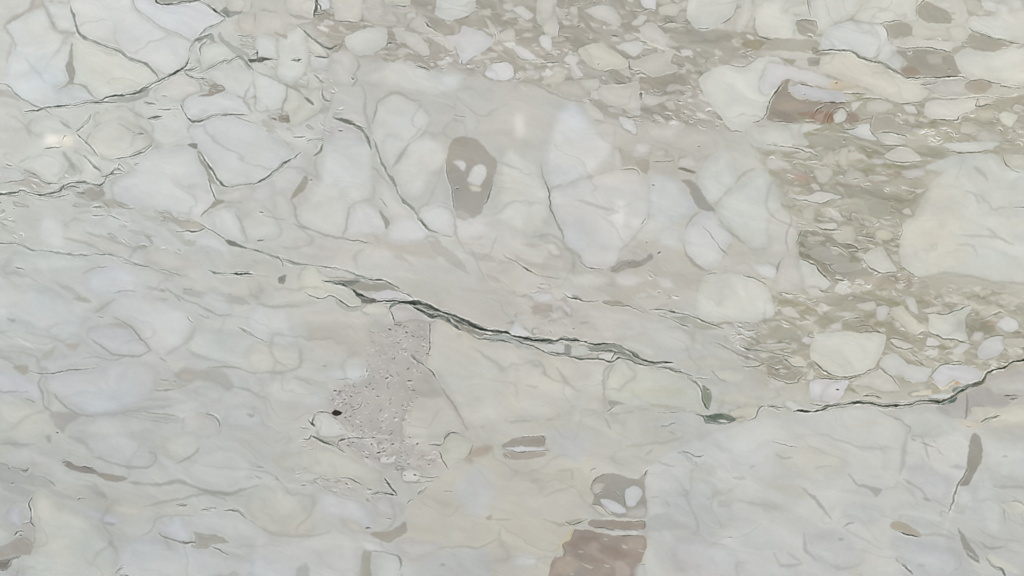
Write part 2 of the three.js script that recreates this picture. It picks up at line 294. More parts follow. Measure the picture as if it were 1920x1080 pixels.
F('bab8b1', [320, 40, 400, 80, 410, 140, 350, 120], {});
F('b7b5ae', [1100, 60, 1200, 20, 1260, 60, 1230, 130, 1110, 120], { s: 3 });
F('bbb9b0', [1110, 200, 1180, 180, 1260, 190, 1320, 200, 1200, 212], {});
F('bab8b3', [990, 700, 1120, 720, 1190, 720, 1150, 760, 1050, 790, 980, 760], {});
F('bab8b4', [1000, 930, 1240, 930, 1270, 990, 1180, 1060, 1010, 1040], { s: 4 });
F('bfc1bc', [1390, 600, 1470, 530, 1600, 490, 1750, 500, 1860, 440, 2000, 430, 2060, 520, 2000, 640, 1920, 820, 1900, 890, 1800, 930, 1740, 975, 1650, 985, 1560, 870, 1460, 730], { rim: 0.5, label: 'large angular white fragment tapering downwards' });
F('b6b4ad', [480, 600, 640, 600, 650, 660, 600, 680, 520, 640], {});
F('b0aca6', [320, 640, 500, 600, 580, 720, 540, 740, 380, 710], { s: 4 });
F('b9b9b6', [900, 160, 960, 110, 1010, 130, 970, 190, 900, 180], {});
B('969484', [1720, 330, 1830, 300, 1910, 330, 1860, 380, 1760, 370], { s: 4, rim: 0.2 });
D('8e8b83', 6, [890, 75, 960, 85, 1020, 75, 1080, 80]);
L(7, [880, 535, 970, 520, 1060, 575, 1150, 550, 1240, 530]);
D('8f8d86', 6, [875, 460, 880, 520, 960, 530], {});
D('85837b', 6, [690, 545, 720, 525, 760, 525]);
D('83827a', 6, [740, 625, 790, 632, 850, 628]);
D('8a8982', 6, [560, 740, 600, 755], {});
D('8b8982', 8, [960, 720, 975, 700, 980, 740]);
D('8d8a80', 6, [860, 870, 900, 880, 940, 890]);
D('8a877e', 6, [1560, 175, 1610, 145, 1650, 110], { h: 0.3 });
D('8b877a', 6, [1390, 215, 1480, 208], {});
D('89867c', 7, [1840, 270, 1900, 290, 1960, 300]);
D('8a8779', 7, [1620, 488, 1740, 495, 1770, 485]);
D('938f86', 7, [950, 310, 1020, 325]);
D('908e86', 6, [40, 430, 100, 460, 190, 460]);
D('8f8c84', 6, [220, 485, 300, 480, 360, 470], {});
D('86847d', 5, [350, 280, 355, 200], {});
D('8a8881', 6, [480, 195, 520, 185], {});
D('76746c', 6, [745, 262, 800, 270], {});
D('8b887e', 6, [1080, 205, 1180, 180, 1240, 180]);
D('7f7d77', 7, [1800, 920, 1870, 900, 1910, 850, 1920, 790]);
D('85837c', 6, [1650, 985, 1720, 985], {});
V('a5a39d', 12, [0, 600, 150, 620, 260, 680, 400, 740, 540, 760], { s: 4 });
K(1540, 950, 650, 470, 410, 115, 610, 25);
// ---------------------------------------------------------------- sheet 3,0
sheet(3, 0);
U('a09d95', [210, 150, 350, 150, 370, 220, 330, 290, 240, 250], 2);
U('a3a098', [-120, 310, 0, 300, 330, 290, 390, 330, 350, 390, 150, 380, 0, 350, -100, 370], 4);
U('989086', [0, 800, 50, 670, 130, 590, 170, 590, 150, 660, 220, 740, 600, 760, 700, 740, 790, 870, 700, 910, 560, 930, 200, 920, 0, 910], 3);
U('968276', [220, 840, 440, 830, 580, 880, 420, 930, 260, 890], 6);
U('a09d94', [880, 180, 1000, 165, 1060, 180, 1080, 260, 920, 285], 2);
U('9e9c92', [1110, 100, 1180, 10, 1350, 90, 1370, 180, 1200, 170], 2);
U('a6a39b', [1370, 0, 1580, 0, 1700, 90, 1500, 105], 3);
U('9e9a8f', [1520, 250, 1700, 280, 1850, 330, 1690, 390, 1560, 370, 1450, 340], 2);
U('9e9a91', [970, 370, 1280, 380, 1420, 440, 1460, 540, 1380, 575, 1060, 585, 990, 520, 1050, 470, 1000, 420], 3);
U('968a7e', [990, 530, 1080, 490, 1150, 560, 1050, 578], 5, 0.9);
U('a5a296', [560, 760, 1160, 740, 1560, 740, 1920, 720, 1920, 1080, 800, 1080, 760, 960], 6);
U('a6a498', [280, 1000, 500, 1010, 660, 1040, 800, 1080, 560, 1110, 320, 1090], 3);
F('bcbeb8', [100, 90, 130, 20, 270, 10, 305, 95, 200, 100]);
F('bec0bb', [300, 0, 500, 0, 720, 0, 660, 110, 560, 170, 470, 200, 380, 225, 330, 110], { s: 3 });
F('bbc0c2', [390, 300, 470, 200, 640, 160, 830, 170, 900, 260, 890, 330, 800, 420, 680, 410, 600, 375, 430, 370], { s: 2.5 });
F('bebfba', [660, 110, 720, 40, 900, 0, 1150, 0, 1100, 80, 1110, 150, 940, 150, 840, 170, 640, 155]);
F('b9bcbc', [900, 290, 960, 400, 1010, 440, 980, 520, 870, 470, 830, 430], { s: 4 });
F('bfbcb4', [400, 430, 600, 390, 760, 460, 960, 560, 1040, 600, 1200, 605, 1150, 640, 1220, 690, 1150, 750, 1000, 770, 900, 740, 740, 660, 560, 600, 400, 540], { rim: 0.2 });
F('c0c0c4', [0, 490, 60, 480, 200, 500, 400, 570, 540, 620, 500, 650, 430, 660, 180, 590, 100, 600, 0, 700, -60, 660], { rim: 0.2 });
F('b8b9c3', [190, 640, 250, 620, 360, 660, 540, 680, 570, 760, 340, 740, 200, 700, 150, 650], { label: 'lilac grey fragment with dark flecks' });
F('babab4', [490, 860, 540, 815, 585, 860, 570, 910, 510, 925, 485, 890], { rim: 1.4, label: 'small round pebble ringed in brown' });
F('b7b4af', [345, 870, 400, 850, 430, 830, 400, 920, 360, 925], { rim: 1.2 });
F('bebdb7', [620, 770, 710, 760, 680, 800, 630, 840], { rim: 1 });
F('c0c1be', [1580, 0, 1650, 0, 1720, 0, 1710, 90, 1600, 40]);
F('bbbbb6', [1230, 20, 1360, 10, 1385, 60, 1290, 60]);
F('bdbeb8', [1720, 100, 1740, 0, 1920, 0, 1920, 330, 1840, 325, 1680, 270, 1530, 235, 1480, 180, 1540, 110, 1640, 120], { m: 1.6 });
F('b8b6ae', [1360, 200, 1460, 180, 1510, 230, 1490, 300, 1440, 320, 1350, 270]);
F('b9b7ae', [1090, 180, 1200, 200, 1340, 230, 1350, 280, 1200, 280, 1080, 260], { s: 3 });
F('c0beb8', [940, 310, 990, 285, 1200, 300, 1380, 310, 1380, 370, 1300, 370, 1100, 355, 1000, 350], { rim: 0.8, label: 'long flat pale fragment' });
F('aca8a2', [1200, 420, 1290, 410, 1300, 480, 1210, 470], { s: 5 });
F('bdbfba', [1400, 420, 1500, 370, 1700, 390, 1920, 345, 1920, 640, 1700, 620, 1540, 600, 1450, 540], { m: 1.6 });
F('b1afaa', [1170, 640, 1280, 610, 1500, 610, 1480, 720, 1350, 730, 1260, 700]);
B('a09b92', [1480, 640, 1560, 605, 1690, 630, 1620, 690, 1500, 690]);
F('bebdb8', [1200, 760, 1380, 750, 1560, 740, 1560, 810, 1500, 850, 1420, 900, 1250, 890, 1170, 860], { rim: 0.5 });
F('b8b5ac', [1570, 735, 1700, 740, 1600, 795]);
F('bebeb2', [1730, 870, 1760, 830, 1870, 860, 1830, 950, 1760, 920]);
F('b2b0a5', [1440, 950, 1470, 910, 1620, 960, 1560, 990, 1450, 990]);
F('aeac9f', [1570, 840, 1690, 820, 1690, 880, 1600, 900]);
F('b8bab8', [1010, 790, 1100, 800, 1120, 850, 1050, 850], { rim: 1 });
F('b4b2ac', [750, 770, 850, 750, 940, 790, 880, 840, 800, 850, 740, 830]);
F('a39e95', [760, 960, 790, 880, 930, 860, 960, 920, 1080, 960, 1020, 1000, 900, 980, 800, 1000], { rim: 0.7 });
F('b6b3aa', [1040, 870, 1100, 880, 1090, 930, 1050, 910]);
F('bdbec0', [590, 980, 740, 920, 780, 1000, 820, 1050, 700, 1030]);
F('bcbdb8', [-160, 960, 60, 960, 220, 930, 420, 940, 260, 1000, 300, 1080, 200, 1120, -100, 1110], { rim: 0.3 });
F('b2b1ac', [800, 1010, 900, 990, 980, 1020, 1040, 1080, 880, 1080], { rim: 0.6 });
F('aeaca6', [1600, 960, 1700, 1000, 1760, 1060, 1640, 1080, 1560, 1040], { s: 4 });
B('827f73', [345, 350, 400, 368, 470, 380, 400, 410, 350, 400], { rim: 0.9 });
B('9a9586', [110, 440, 200, 445, 180, 480, 140, 465]);
B('97938a', [310, 490, 300, 440, 390, 440, 385, 490]);
D('77766c', 10, [280, 0, 300, 60, 315, 100]);
D('85847a', 6, [210, 150, 345, 148, 365, 210]);
D('686457', 10, [350, 395, 400, 375, 470, 372, 610, 380, 680, 420, 760, 450, 840, 470, 910, 510, 970, 545, 1040, 590, 1150, 587, 1290, 580, 1450, 572, 1490, 590], { h: 0.9 });
D('7f7b6d', 6, [840, 175, 880, 160, 940, 152, 1000, 155]);
D('8b8a83', 6, [860, 180, 890, 240, 905, 300], { h: 0.3 });
D('7d7a6c', 9, [1510, 210, 1540, 240, 1640, 265, 1770, 300, 1830, 330, 1890, 332]);
D('77746a', 9, [1450, 345, 1500, 355]);
D('837f74', 7, [950, 340, 1050, 352, 1180, 360, 1300, 372, 1390, 400]);
D('7c786b', 7, [1480, 640, 1530, 610, 1600, 605, 1690, 620, 1750, 630]);
D('6c695c', 12, [1740, 645, 1820, 650, 1890, 657]);
L(10, [1220, 690, 1300, 728, 1460, 732, 1540, 712, 1780, 712, 1900, 690]);
D('827e73', 6, [1230, 700, 1290, 722, 1360, 730]);
D('8a8679', 6, [1470, 738, 1560, 718, 1760, 720], {});
D('7d7a70', 7, [1240, 892, 1330, 900, 1420, 905, 1450, 870, 1500, 852], { h: 0.9 });
D('6b675f', 8, [245, 625, 300, 640, 345, 655], {});
D('77736c', 7, [560, 690, 640, 700, 735, 708], { h: 0.9 });
D('7c776c', 6, [700, 740, 800, 738, 870, 748]);
D('6e6459', 7, [380, 770, 440, 765, 560, 770, 610, 765]);
D('6a5a4e', 7, [345, 860, 370, 830, 400, 800, 440, 780]);
D('6c5b50', 6, [440, 920, 470, 850, 500, 815, 545, 805, 585, 830, 600, 870]);
D('6b675e', 8, [0, 820, 20, 740, 70, 670, 110, 620], { h: 0.9 });
D('7c786f', 6, [40, 910, 120, 918, 200, 920]);
D('7f7b6f', 6, [790, 870, 755, 960, 800, 1010, 830, 1040]);
D('767268', 7, [820, 1000, 880, 985, 960, 1000, 1040, 1025], { h: 0.9 });
L(9, [820, 1050, 900, 1065, 980, 1075]);
D('7c776a', 6, [960, 775, 1040, 775, 1120, 770, 1170, 765]);
D('85806f', 6, [560, 970, 620, 965, 680, 945]);
L(8, [520, 1010, 600, 1010, 670, 1030]);
D('8a8578', 5, [640, 910, 720, 895, 780, 890]);
D('807d75', 7, [1140, 645, 1200, 640, 1280, 615], {});
D('8a867c', 6, [1560, 740, 1560, 800, 1690, 775], {});
D('98958a', 7, [1350, 0, 1180, 5, 1120, 50, 1105, 120], { h: 0.5 });
P('8f7262', [300, 880, 340, 845, 420, 835, 455, 900, 400, 928], 5, 0.6);
P('8c6a58', [430, 860, 470, 830, 490, 900, 450, 925], 4, 0.6);
P('a8988a', [60, 780, 200, 760, 300, 790, 180, 820, 60, 830], 10, 0.7);
P('8a8178', [20, 850, 160, 850, 230, 900, 100, 905], 8, 0.6);
P('97867a', [590, 860, 650, 850, 690, 890, 620, 910], 6, 0.7);
P('cbb795', [470, 645, 520, 605, 565, 640, 520, 670], 7, 0.7);
P('c4bba9', [420, 650, 560, 600, 720, 660, 640, 690, 480, 670], 14, 0.5);
K(520, 625, 270, 710, 290, 745, 160, 690, 1880, 980, 1360, 520);
// ---------------------------------------------------------------- sheet 0,1
sheet(0, 1);
U('aaaaa4', [430, 280, 480, 220, 540, 140, 610, 200, 560, 240, 500, 260], 4, 0.8);
U('aca8a3', [180, 200, 330, 270, 330, 330, 160, 320, 50, 290, 200, 270], 4);
U('9e9c96', [600, 360, 720, 310, 780, 330, 790, 400, 700, 430, 570, 400], 8);
U('a8a8a0', [750, 420, 850, 420, 1000, 475, 900, 480, 800, 470], 6);
F('bcc0c3', [780, 330, 840, 270, 960, 220, 1060, 100, 1190, 30, 1400, 15, 1470, 45, 1500, 120, 1550, 240, 1620, 410, 1590, 450, 1500, 540, 1350, 540, 1180, 500, 1000, 470, 850, 410, 790, 360], { rim: 0.3, label: 'large plain white fragment' });
F('bbc0c3', [1420, -100, 1500, -180, 1720, -220, 1920, -140, 2120, -20, 2200, 80, 2040, 240, 1920, 300, 1720, 320, 1620, 260, 1580, 150, 1500, 50], { rim: 0.3 });
F('bebeb9', [690, 30, 660, -20, 700, -120, 860, -200, 1000, -150, 1120, -60, 1130, 10, 950, 90, 830, 110, 740, 100], { s: 2.5 });
F('bdbdb8', [340, 60, 450, 50, 500, 130, 480, 220, 420, 280, 330, 270, 200, 200, 130, 160, 260, 100], { s: 3 });
F('bbbdb8', [560, 60, 620, 100, 700, 160, 760, 230, 700, 280, 600, 270, 620, 190], { s: 3 });
F('b8bab8', [0, 170, 100, 190, 190, 270, 40, 285, 0, 290], { s: 3 });
F('babab8', [1640, 340, 1740, 320, 1880, 320, 1920, 420, 1760, 430, 1680, 420], { s: 3 });
F('bdc1c2', [1600, 500, 1760, 480, 1850, 640, 1840, 720, 1700, 720, 1560, 620, 1520, 570], { s: 3, rim: 0.2 });
F('bbbcb9', [1800, 560, 1980, 470, 2100, 640, 2060, 700, 1870, 720], { s: 4, rim: 0.15 });
F('b7bcbc', [300, 560, 420, 550, 490, 620, 480, 760, 380, 770, 280, 660], { s: 6, rim: 0.1 });
F('b9b8b3', [500, 640, 800, 720, 1000, 800, 900, 830, 800, 810, 640, 730, 500, 700], { s: 8, rim: 0.1 });
F('bab8b4', [1080, 830, 1200, 780, 1420, 860, 1500, 920, 1300, 950, 1120, 890], { s: 8, rim: 0.1 });
F('b6bbc2', [640, 970, 760, 930, 880, 910, 1000, 960, 1100, 1080, 900, 1160, 680, 1120], { s: 9, rim: 0.15 });
F('b4bbb8', [80, 830, 280, 820, 460, 830, 700, 860, 720, 920, 500, 960, 280, 970, 100, 950], { s: 10, rim: 0.1 });
F('b9bdc2', [1480, 690, 1600, 690, 1700, 760, 1720, 820, 1600, 820, 1480, 760], { s: 8, rim: 0.1 });
B('969993', [1480, 60, 1540, 120, 1600, 210, 1630, 280, 1700, 320, 1600, 290, 1570, 270, 1545, 200, 1500, 130]);
B('8c8f89', [1620, 410, 1680, 425, 1620, 460, 1570, 480, 1500, 550, 1520, 510, 1590, 450]);
B('7d7f78', [1690, 720, 1760, 735, 1860, 785, 1780, 770, 1720, 760], { rim: 0.8 });
B('aaa8a1', [1200, 520, 1320, 540, 1440, 570, 1550, 630, 1500, 660, 1400, 650, 1310, 600], { s: 5, rim: 0.2 });
B('8b8c86', [1400, 5, 1470, -10, 1475, 40, 1430, 25]);
D('696c67', 10, [1480, 50, 1560, 150, 1620, 260, 1700, 318, 1740, 322], { h: 0.8 });
D('656863', 10, [1560, 270, 1600, 360, 1625, 415], { h: 0.8 });
V('8e918c', 9, [1740, 322, 1830, 305, 1900, 300, 1950, 300], { s: 2, h: 0.4 });
D('787a74', 12, [830, 117, 920, 97, 1020, 80, 1110, 45, 1145, 15], { h: 0.8 });
D('7d7e78', 9, [640, -10, 700, 40, 735, 95], { h: 0.8 });
D('8a8c86', 9, [620, 90, 680, 150, 760, 215], { h: 0.4 });
D('88847b', 6, [330, 42, 420, 33, 470, 20]);
V('a0a099', 26, [470, 60, 520, 130, 560, 200], { s: 8, a: 0.7 });
D('92918b', 11, [180, 205, 250, 230, 320, 275, 380, 290, 480, 290], { h: 0.3 });
D('84827b', 8, [40, 292, 120, 284, 190, 278]);
D('696a65', 13, [0, 370, 100, 372, 170, 350, 220, 360, 330, 375, 440, 348, 490, 315, 560, 290, 640, 285, 740, 312, 790, 290], { h: 0.8 });
D('70716c', 9, [50, 380, 120, 388, 170, 382]);
D('74756f', 9, [330, 382, 420, 392, 520, 382]);
D('5d5f5a', 9, [480, 300, 485, 340, 540, 325, 600, 335]);
D('81827c', 9, [570, 370, 640, 372]);
D('6f716b', 10, [760, 255, 830, 235, 850, 200, 885, 190, 930, 210], { h: 0.7 });
D('7c7e78', 10, [780, 300, 800, 250, 840, 232, 910, 222]);
D('858680', 8, [880, 190, 890, 140, 930, 190], {});
D('7f817b', 9, [1000, 145, 1035, 148]);
D('8c8c86', 8, [40, 150, 100, 165]);
D('8b8c86', 10, [700, 472, 780, 465], {});
V('92928c', 12, [860, 450, 940, 478, 1015, 475], { s: 2, h: 0.5 });
D('83847e', 8, [690, 537, 790, 535]);
D('8f8f89', 8, [800, 530, 850, 550, 900, 570], {});
D('84837d', 10, [1190, 517, 1260, 520, 1340, 560, 1460, 590], { a: 0.8 });
D('7e7e77', 8, [1310, 652, 1400, 655, 1490, 662, 1555, 628]);
D('8b8d88', 8, [1470, 590, 1550, 630, 1640, 690, 1700, 730], { h: 0.6 });
D('7c7f7a', 9, [0, 736, 70, 745, 190, 770, 240, 790, 300, 795], { a: 0.85, h: 0.4 });
D('868984', 9, [300, 795, 450, 815, 580, 830, 720, 825], { s: 1.5, a: 0.85 });
D('868883', 9, [700, 825, 820, 828, 900, 858, 980, 887, 1120, 920], { a: 0.8, h: 0.4 });
D('85867f', 8, [1200, 942, 1280, 962, 1350, 990]);
D('8b8d87', 9, [1560, 945, 1640, 975, 1740, 975], { s: 1.5 });
D('444644', 15, [1735, 975, 1800, 982, 1910, 975], { h: 0.9 });
V('a3a29c', 16, [480, 700, 650, 740, 800, 820], { s: 7, a: 0.6 });
V('a3a29c', 18, [650, 660, 850, 720, 1000, 780, 1140, 760], { s: 7, a: 0.6 });
V('a09f9a', 18, [1080, 680, 1150, 750], { s: 6, a: 0.6 });
V('a2a19b', 30, [960, 880, 1020, 800, 1100, 770], { s: 10, a: 0.5 });
V('a2a5a2', 14, [480, 610, 560, 560, 640, 580], { s: 6, a: 0.5 });
V('a2a4a0', 12, [1770, 510, 1820, 620, 1850, 700], { s: 5, a: 0.6 });
D('8f918c', 8, [120, 915, 190, 947], { h: 0.4 });
D('92928e', 8, [730, 922, 820, 930], { h: 0.4 });
V('9aa0a2', 12, [620, 970, 680, 930, 760, 918], { s: 5, a: 0.5 });
K(0, 437, 110, 480);
// ---------------------------------------------------------------- sheet 1,1
sheet(1, 1);
U('b7b2ab', [900, 760, 1100, 740, 1300, 740, 1350, 860, 1100, 820], 12, 0.8);
F('bdc0bf', [330, 440, 400, 350, 480, 230, 500, 100, 510, 0, 660, -60, 840, 0, 870, 80, 870, 220, 900, 300, 880, 400, 700, 500, 690, 620, 600, 690, 500, 650, 350, 560], { s: 7, rim: 0.1, m: 1.6 });
F('bec0c4', [700, 540, 760, 450, 890, 470, 950, 540, 980, 600, 960, 660, 820, 670, 680, 690], { s: 5, rim: 0.1 });
F('bec0c4', [1000, 640, 1050, 560, 1180, 560, 1290, 660, 1240, 720, 1100, 740, 1000, 720], { s: 6, rim: 0.1 });
F('bfc1bf', [1030, 180, 1090, 110, 1160, 0, 1280, -60, 1400, 0, 1410, 140, 1300, 260, 1240, 380, 1150, 400, 1070, 300], { s: 5, rim: 0.1 });
F('bec0c0', [1240, 480, 1370, 440, 1460, 480, 1480, 640, 1450, 680, 1330, 650, 1220, 540], { s: 4, rim: 0.1 });
F('bdc1c0', [930, 0, 1000, -80, 1130, -20, 1080, 90, 1020, 170, 960, 90], { s: 5, rim: 0.1 });
F('babdbf', [0, 330, 120, 290, 150, 350, 90, 420, 0, 430, -60, 400], { s: 6, rim: 0.15 });
F('babbb8', [130, 400, 200, 360, 260, 420, 290, 500, 250, 560, 150, 520], { s: 6, rim: 0.2 });
F('bebdbb', [880, 300, 990, 260, 1080, 410, 1180, 540, 1060, 540, 960, 480], { s: 6, rim: 0.1 });
F('bfbdbd', [1450, 560, 1560, 560, 1720, 560, 1760, 660, 1600, 720, 1500, 690], { s: 7, rim: 0.1 });
F('bab8b6', [300, 700, 520, 760, 700, 800, 560, 860, 340, 860, 280, 780], { s: 9, rim: 0.1 });
B('a09c96', [1450, 0, 1490, -40, 1560, -55, 1640, -45, 1690, -10, 1740, 50, 1805, 130, 1800, 190, 1780, 260, 1780, 310, 1740, 410, 1705, 460, 1690, 520, 1630, 550, 1560, 540, 1490, 490, 1480, 400, 1475, 330, 1450, 270, 1430, 140, 1435, 60], { s: 5, rim: 0.2, m: 1.7, label: 'taupe fragment with two white inclusions' });
F('c1bfc3', [1475, 120, 1550, 120, 1580, 160, 1560, 195, 1500, 145], { s: 4, rim: 0 });
F('c1c2c3', [1590, 250, 1640, 160, 1700, 150, 1730, 180, 1725, 250, 1680, 310, 1610, 290], { s: 3, rim: 0.1 });
F('bcb8ac', [1600, 300, 1690, 320, 1690, 350, 1630, 352], { s: 4 });
F('aba7a0', [1500, 500, 1550, 490, 1600, 540, 1560, 570, 1500, 550], { s: 5 });
B('a09e95', [380, 230, 400, 250, 370, 330, 290, 400, 260, 410, 320, 300], { s: 4, rim: 0.3 });
B('949690', [920, 490, 990, 560, 1000, 600, 970, 640, 950, 570], { s: 2.5 });
B('828580', [170, 1000, 220, 985, 210, 1040, 170, 1040]);
B('a09e97', [560, 1000, 730, 1010, 760, 1000, 850, 1030, 1000, 1040, 1080, 1080, 960, 1100, 760, 1100, 660, 1070], { rim: 0.6 });
B('737873', [560, 1030, 650, 1025, 790, 1030, 720, 1060, 640, 1055]);
D('80837e', 13, [-20, 305, 60, 270, 130, 210, 200, 150, 300, 95, 335, 70], { h: 0.6 });
D('9c9b94', 17, [440, 102, 480, 60, 495, 0], { s: 2, h: 0.3 });
V('9e9c96', 16, [260, 410, 300, 480, 310, 560, 400, 640], { s: 6, a: 0.6 });
V('a4a6a4', 13, [700, 480, 690, 560, 680, 640, 650, 690], { s: 6 });
D('9c9c97', 20, [880, -40, 930, 90, 980, 200, 1040, 300, 1090, 400, 1160, 480, 1220, 560, 1290, 640, 1360, 670], { s: 3, h: 0.1, a: 0.85 });
D('6e6e6c', 7, [1205, 555, 1250, 605, 1295, 652]);
D('85857f', 6, [1400, 685, 1465, 693]);
V('a7acaa', 18, [1150, 0, 1080, 100, 1020, 180], { s: 5 });
V('a8a7a2', 14, [1370, 460, 1460, 490, 1490, 600, 1500, 680, 1560, 800], { s: 6, a: 0.6 });
D('827d76', 6, [1420, 100, 1440, 230, 1475, 330, 1485, 470], { h: 0.7 });
D('8a8780', 7, [1780, 310, 1740, 420, 1705, 460], { h: 0.3 });
D('7a7b76', 9, [440, 905, 560, 920, 680, 955, 790, 1000, 850, 1022, 960, 1022, 1080, 1080], { h: 0.8 });
D('5a5d5a', 13, [490, 1020, 560, 1035, 640, 1055, 700, 1080], { h: 0.7 });
L(8, [500, 985, 560, 1010, 730, 1015]);
D('80827d', 11, [-60, 785, -20, 795, 60, 825, 120, 850, 170, 860, 200, 915], { s: 2, h: 0.3 });
D('80827c', 10, [140, 855, 240, 880, 340, 905, 440, 912], { s: 2, h: 0.3 });
D('84847e', 8, [20, 508, 55, 515]);
V('a3a09b', 14, [50, 530, 130, 555, 220, 570], { s: 5 });
V('a2a09d', 16, [290, 600, 400, 630, 500, 670, 680, 720, 820, 735, 880, 740], { s: 5 });
D('868480', 6, [670, 722, 760, 722, 830, 738]);
D('87867f', 8, [935, 400, 960, 440, 985, 470], { a: 0.6, h: 0 });
V('a7a39c', 14, [870, 170, 920, 200, 990, 290], { s: 6, a: 0.6 });
V('a19f98', 16, [1250, 720, 1310, 690, 1380, 740], { s: 8, a: 0.5 });
V('9c9c96', 9, [1860, 835, 1900, 860, 1940, 885], { s: 1.5, h: 0.3 });
V('aaa9a4', 14, [1680, 860, 1760, 800, 1800, 700], { s: 7, a: 0.5 });
D('8b8b85', 7, [0, 720, 60, 715], {});
V('a6a6a0', 12, [0, 980, 100, 1000], { s: 4, a: 0.6 });
V('aaaca8', 16, [1240, 470, 1330, 380, 1400, 150], { s: 8, a: 0.35 });
V('aaaca8', 14, [890, 300, 890, 400, 760, 440, 700, 480], { s: 8, a: 0.4 });
K(1520, 338, 420, 265);
// ---------------------------------------------------------------- sheet 2,1
sheet(2, 1);
U('b3b0aa', [760, 60, 800, -40, 1100, -60, 1440, -40, 1500, 30, 1440, 120, 1280, 250, 1060, 230, 820, 190], 26, 0.6);
U('aca9a2', [820, 60, 900, 90, 950, 130, 940, 190, 820, 180], 9, 0.7);
U('a6a29a', [930, 120, 1040, 130, 1010, 230, 940, 180], 5);
U('b6b3ad', [300, 780, 500, 860, 700, 940, 900, 760, 1080, 720, 1300, 820, 1480, 960, 1350, 1080, 1000, 1150, 500, 1100, 200, 1000], 12, 0.9);
F('bebfbb', [-90, 130, 0, 40, 190, 130, 230, 250, 280, 380, 290, 470, 270, 580, 200, 660, 130, 690, 0, 620, -110, 560, -90, 380], { s: 8, rim: 0.1, m: 2 });
F('bfc1c4', [240, 180, 260, 0, 330, -200, 460, -320, 600, -150, 740, 0, 750, 80, 620, 200, 480, 280, 350, 320, 280, 300], { s: 8, rim: 0.1, m: 2 });
F('bfbebe', [300, 480, 310, 340, 480, 290, 800, 190, 940, 220, 1000, 280, 1030, 400, 1000, 560, 900, 700, 800, 800, 780, 880, 720, 930, 560, 920, 500, 830, 390, 740, 370, 640], { s: 4, rim: 0.15, m: 2, label: 'broad white fragment with a rounded lower end' });
F('bbc0c3', [1020, 400, 1050, 260, 1150, 230, 1230, 270, 1330, 400, 1390, 460, 1330, 540, 1240, 590, 1100, 590, 1020, 530], { s: 5, rim: 0.1 });
F('babec0', [1080, 690, 1180, 620, 1260, 650, 1260, 750, 1200, 790, 1120, 760], { s: 6, rim: 0.1 });
F('bdc1be', [1400, 260, 1450, 120, 1560, 50, 1640, 90, 1660, 200, 1690, 280, 1600, 360, 1500, 440, 1430, 380], { s: 4, rim: 0.15 });
F('bcbeb9', [1520, 480, 1620, 350, 1740, 300, 1840, 200, 1900, 220, 1960, 330, 2040, 520, 2060, 700, 1960, 760, 1800, 780, 1640, 640, 1560, 540], { s: 4, rim: 0.15, m: 1.8 });
F('bec1c4', [1290, 700, 1310, 620, 1400, 520, 1480, 490, 1560, 580, 1640, 650, 1650, 720, 1600, 790, 1570, 880, 1490, 950, 1400, 910, 1310, 820], { s: 2.5, rim: 0.2, label: 'white almond shaped fragment split by a fine vein' });
F('bfc1bc', [1460, 990, 1650, 970, 1800, 1000, 1880, 1060, 1960, 1160, 1930, 1280, 1800, 1330, 1500, 1330, 1380, 1270, 1400, 1080], { s: 4, rim: 0.15 });
F('bbbcb8', [1250, 110, 1330, 90, 1380, 150, 1330, 175, 1250, 165]);
F('c1bebe', [900, 50, 940, 0, 1040, 0, 1020, 80, 980, 100, 930, 95], { s: 2.5 });
F('b7b5ae', [1040, 60, 1130, 40, 1160, 100, 1100, 140, 1040, 110]);
F('bab9b5', [750, 60, 800, 40, 820, 180, 760, 150], { s: 3 });
F('bebcb8', [230, 760, 310, 750, 370, 820, 300, 820], { s: 4 });
F('bfc1c4', [1810, 910, 1920, 900, 2000, 960, 1960, 1010, 1860, 980], { s: 4 });
F('b9b7b2', [1560, 930, 1750, 880, 1800, 930, 1820, 980, 1680, 960], { s: 5 });
F('bbbab4', [430, 1000, 600, 960, 740, 1020, 620, 1080, 460, 1060], { s: 6, rim: 0.15 });
F('bdbbbb', [1080, 1000, 1180, 1010, 1220, 1080, 1120, 1080], { s: 6, rim: 0.1 });
F('bcbaba', [770, 980, 880, 960, 1000, 1010, 900, 1060, 780, 1060], { s: 6, rim: 0.1 });
B('a09d97', [1270, 270, 1340, 275, 1400, 320, 1460, 430, 1520, 500, 1400, 490, 1340, 380, 1320, 320], { s: 3, rim: 0.2 });
B('96938d', [740, 950, 800, 890, 880, 865, 960, 880, 1040, 830, 1050, 870, 950, 920, 850, 930, 790, 955], { s: 3 });
B('87857a', [1240, 180, 1300, 180, 1380, 215, 1340, 225, 1280, 205]);
V('9b9996', 15, [220, 165, 250, 270, 285, 370, 295, 480, 330, 580, 370, 660, 378, 715], { s: 3 });
D('72716c', 6, [255, 280, 285, 370, 292, 480, 330, 580], { h: 0.3 });
V('acabab', 22, [480, 430, 560, 440, 700, 480, 800, 510], { s: 8, a: 0.6 });
D('88867f', 6, [510, 890, 570, 927, 690, 940], { h: 0.6 });
V('959794', 9, [1440, 620, 1520, 720, 1580, 790, 1625, 835], { s: 2, h: 0.2 });
V('a2a29d', 16, [1560, 600, 1640, 660, 1760, 760], { s: 5, a: 0.6 });
V('a3a29c', 12, [1300, 640, 1350, 550, 1410, 510], { s: 5, a: 0.6 });
V('9c9b93', 18, [1280, 760, 1310, 840, 1400, 930, 1490, 965], { s: 6, a: 0.6 });
D('8b8a82', 6, [1470, 983, 1540, 965], {});
D('85837a', 8, [1720, 985, 1800, 1005, 1910, 1055], { h: 0.4 });
D('8e8b84', 6, [812, 187, 920, 185, 955, 230]);
D('94928c', 8, [960, 605, 990, 570, 1000, 550], { a: 0.7 });
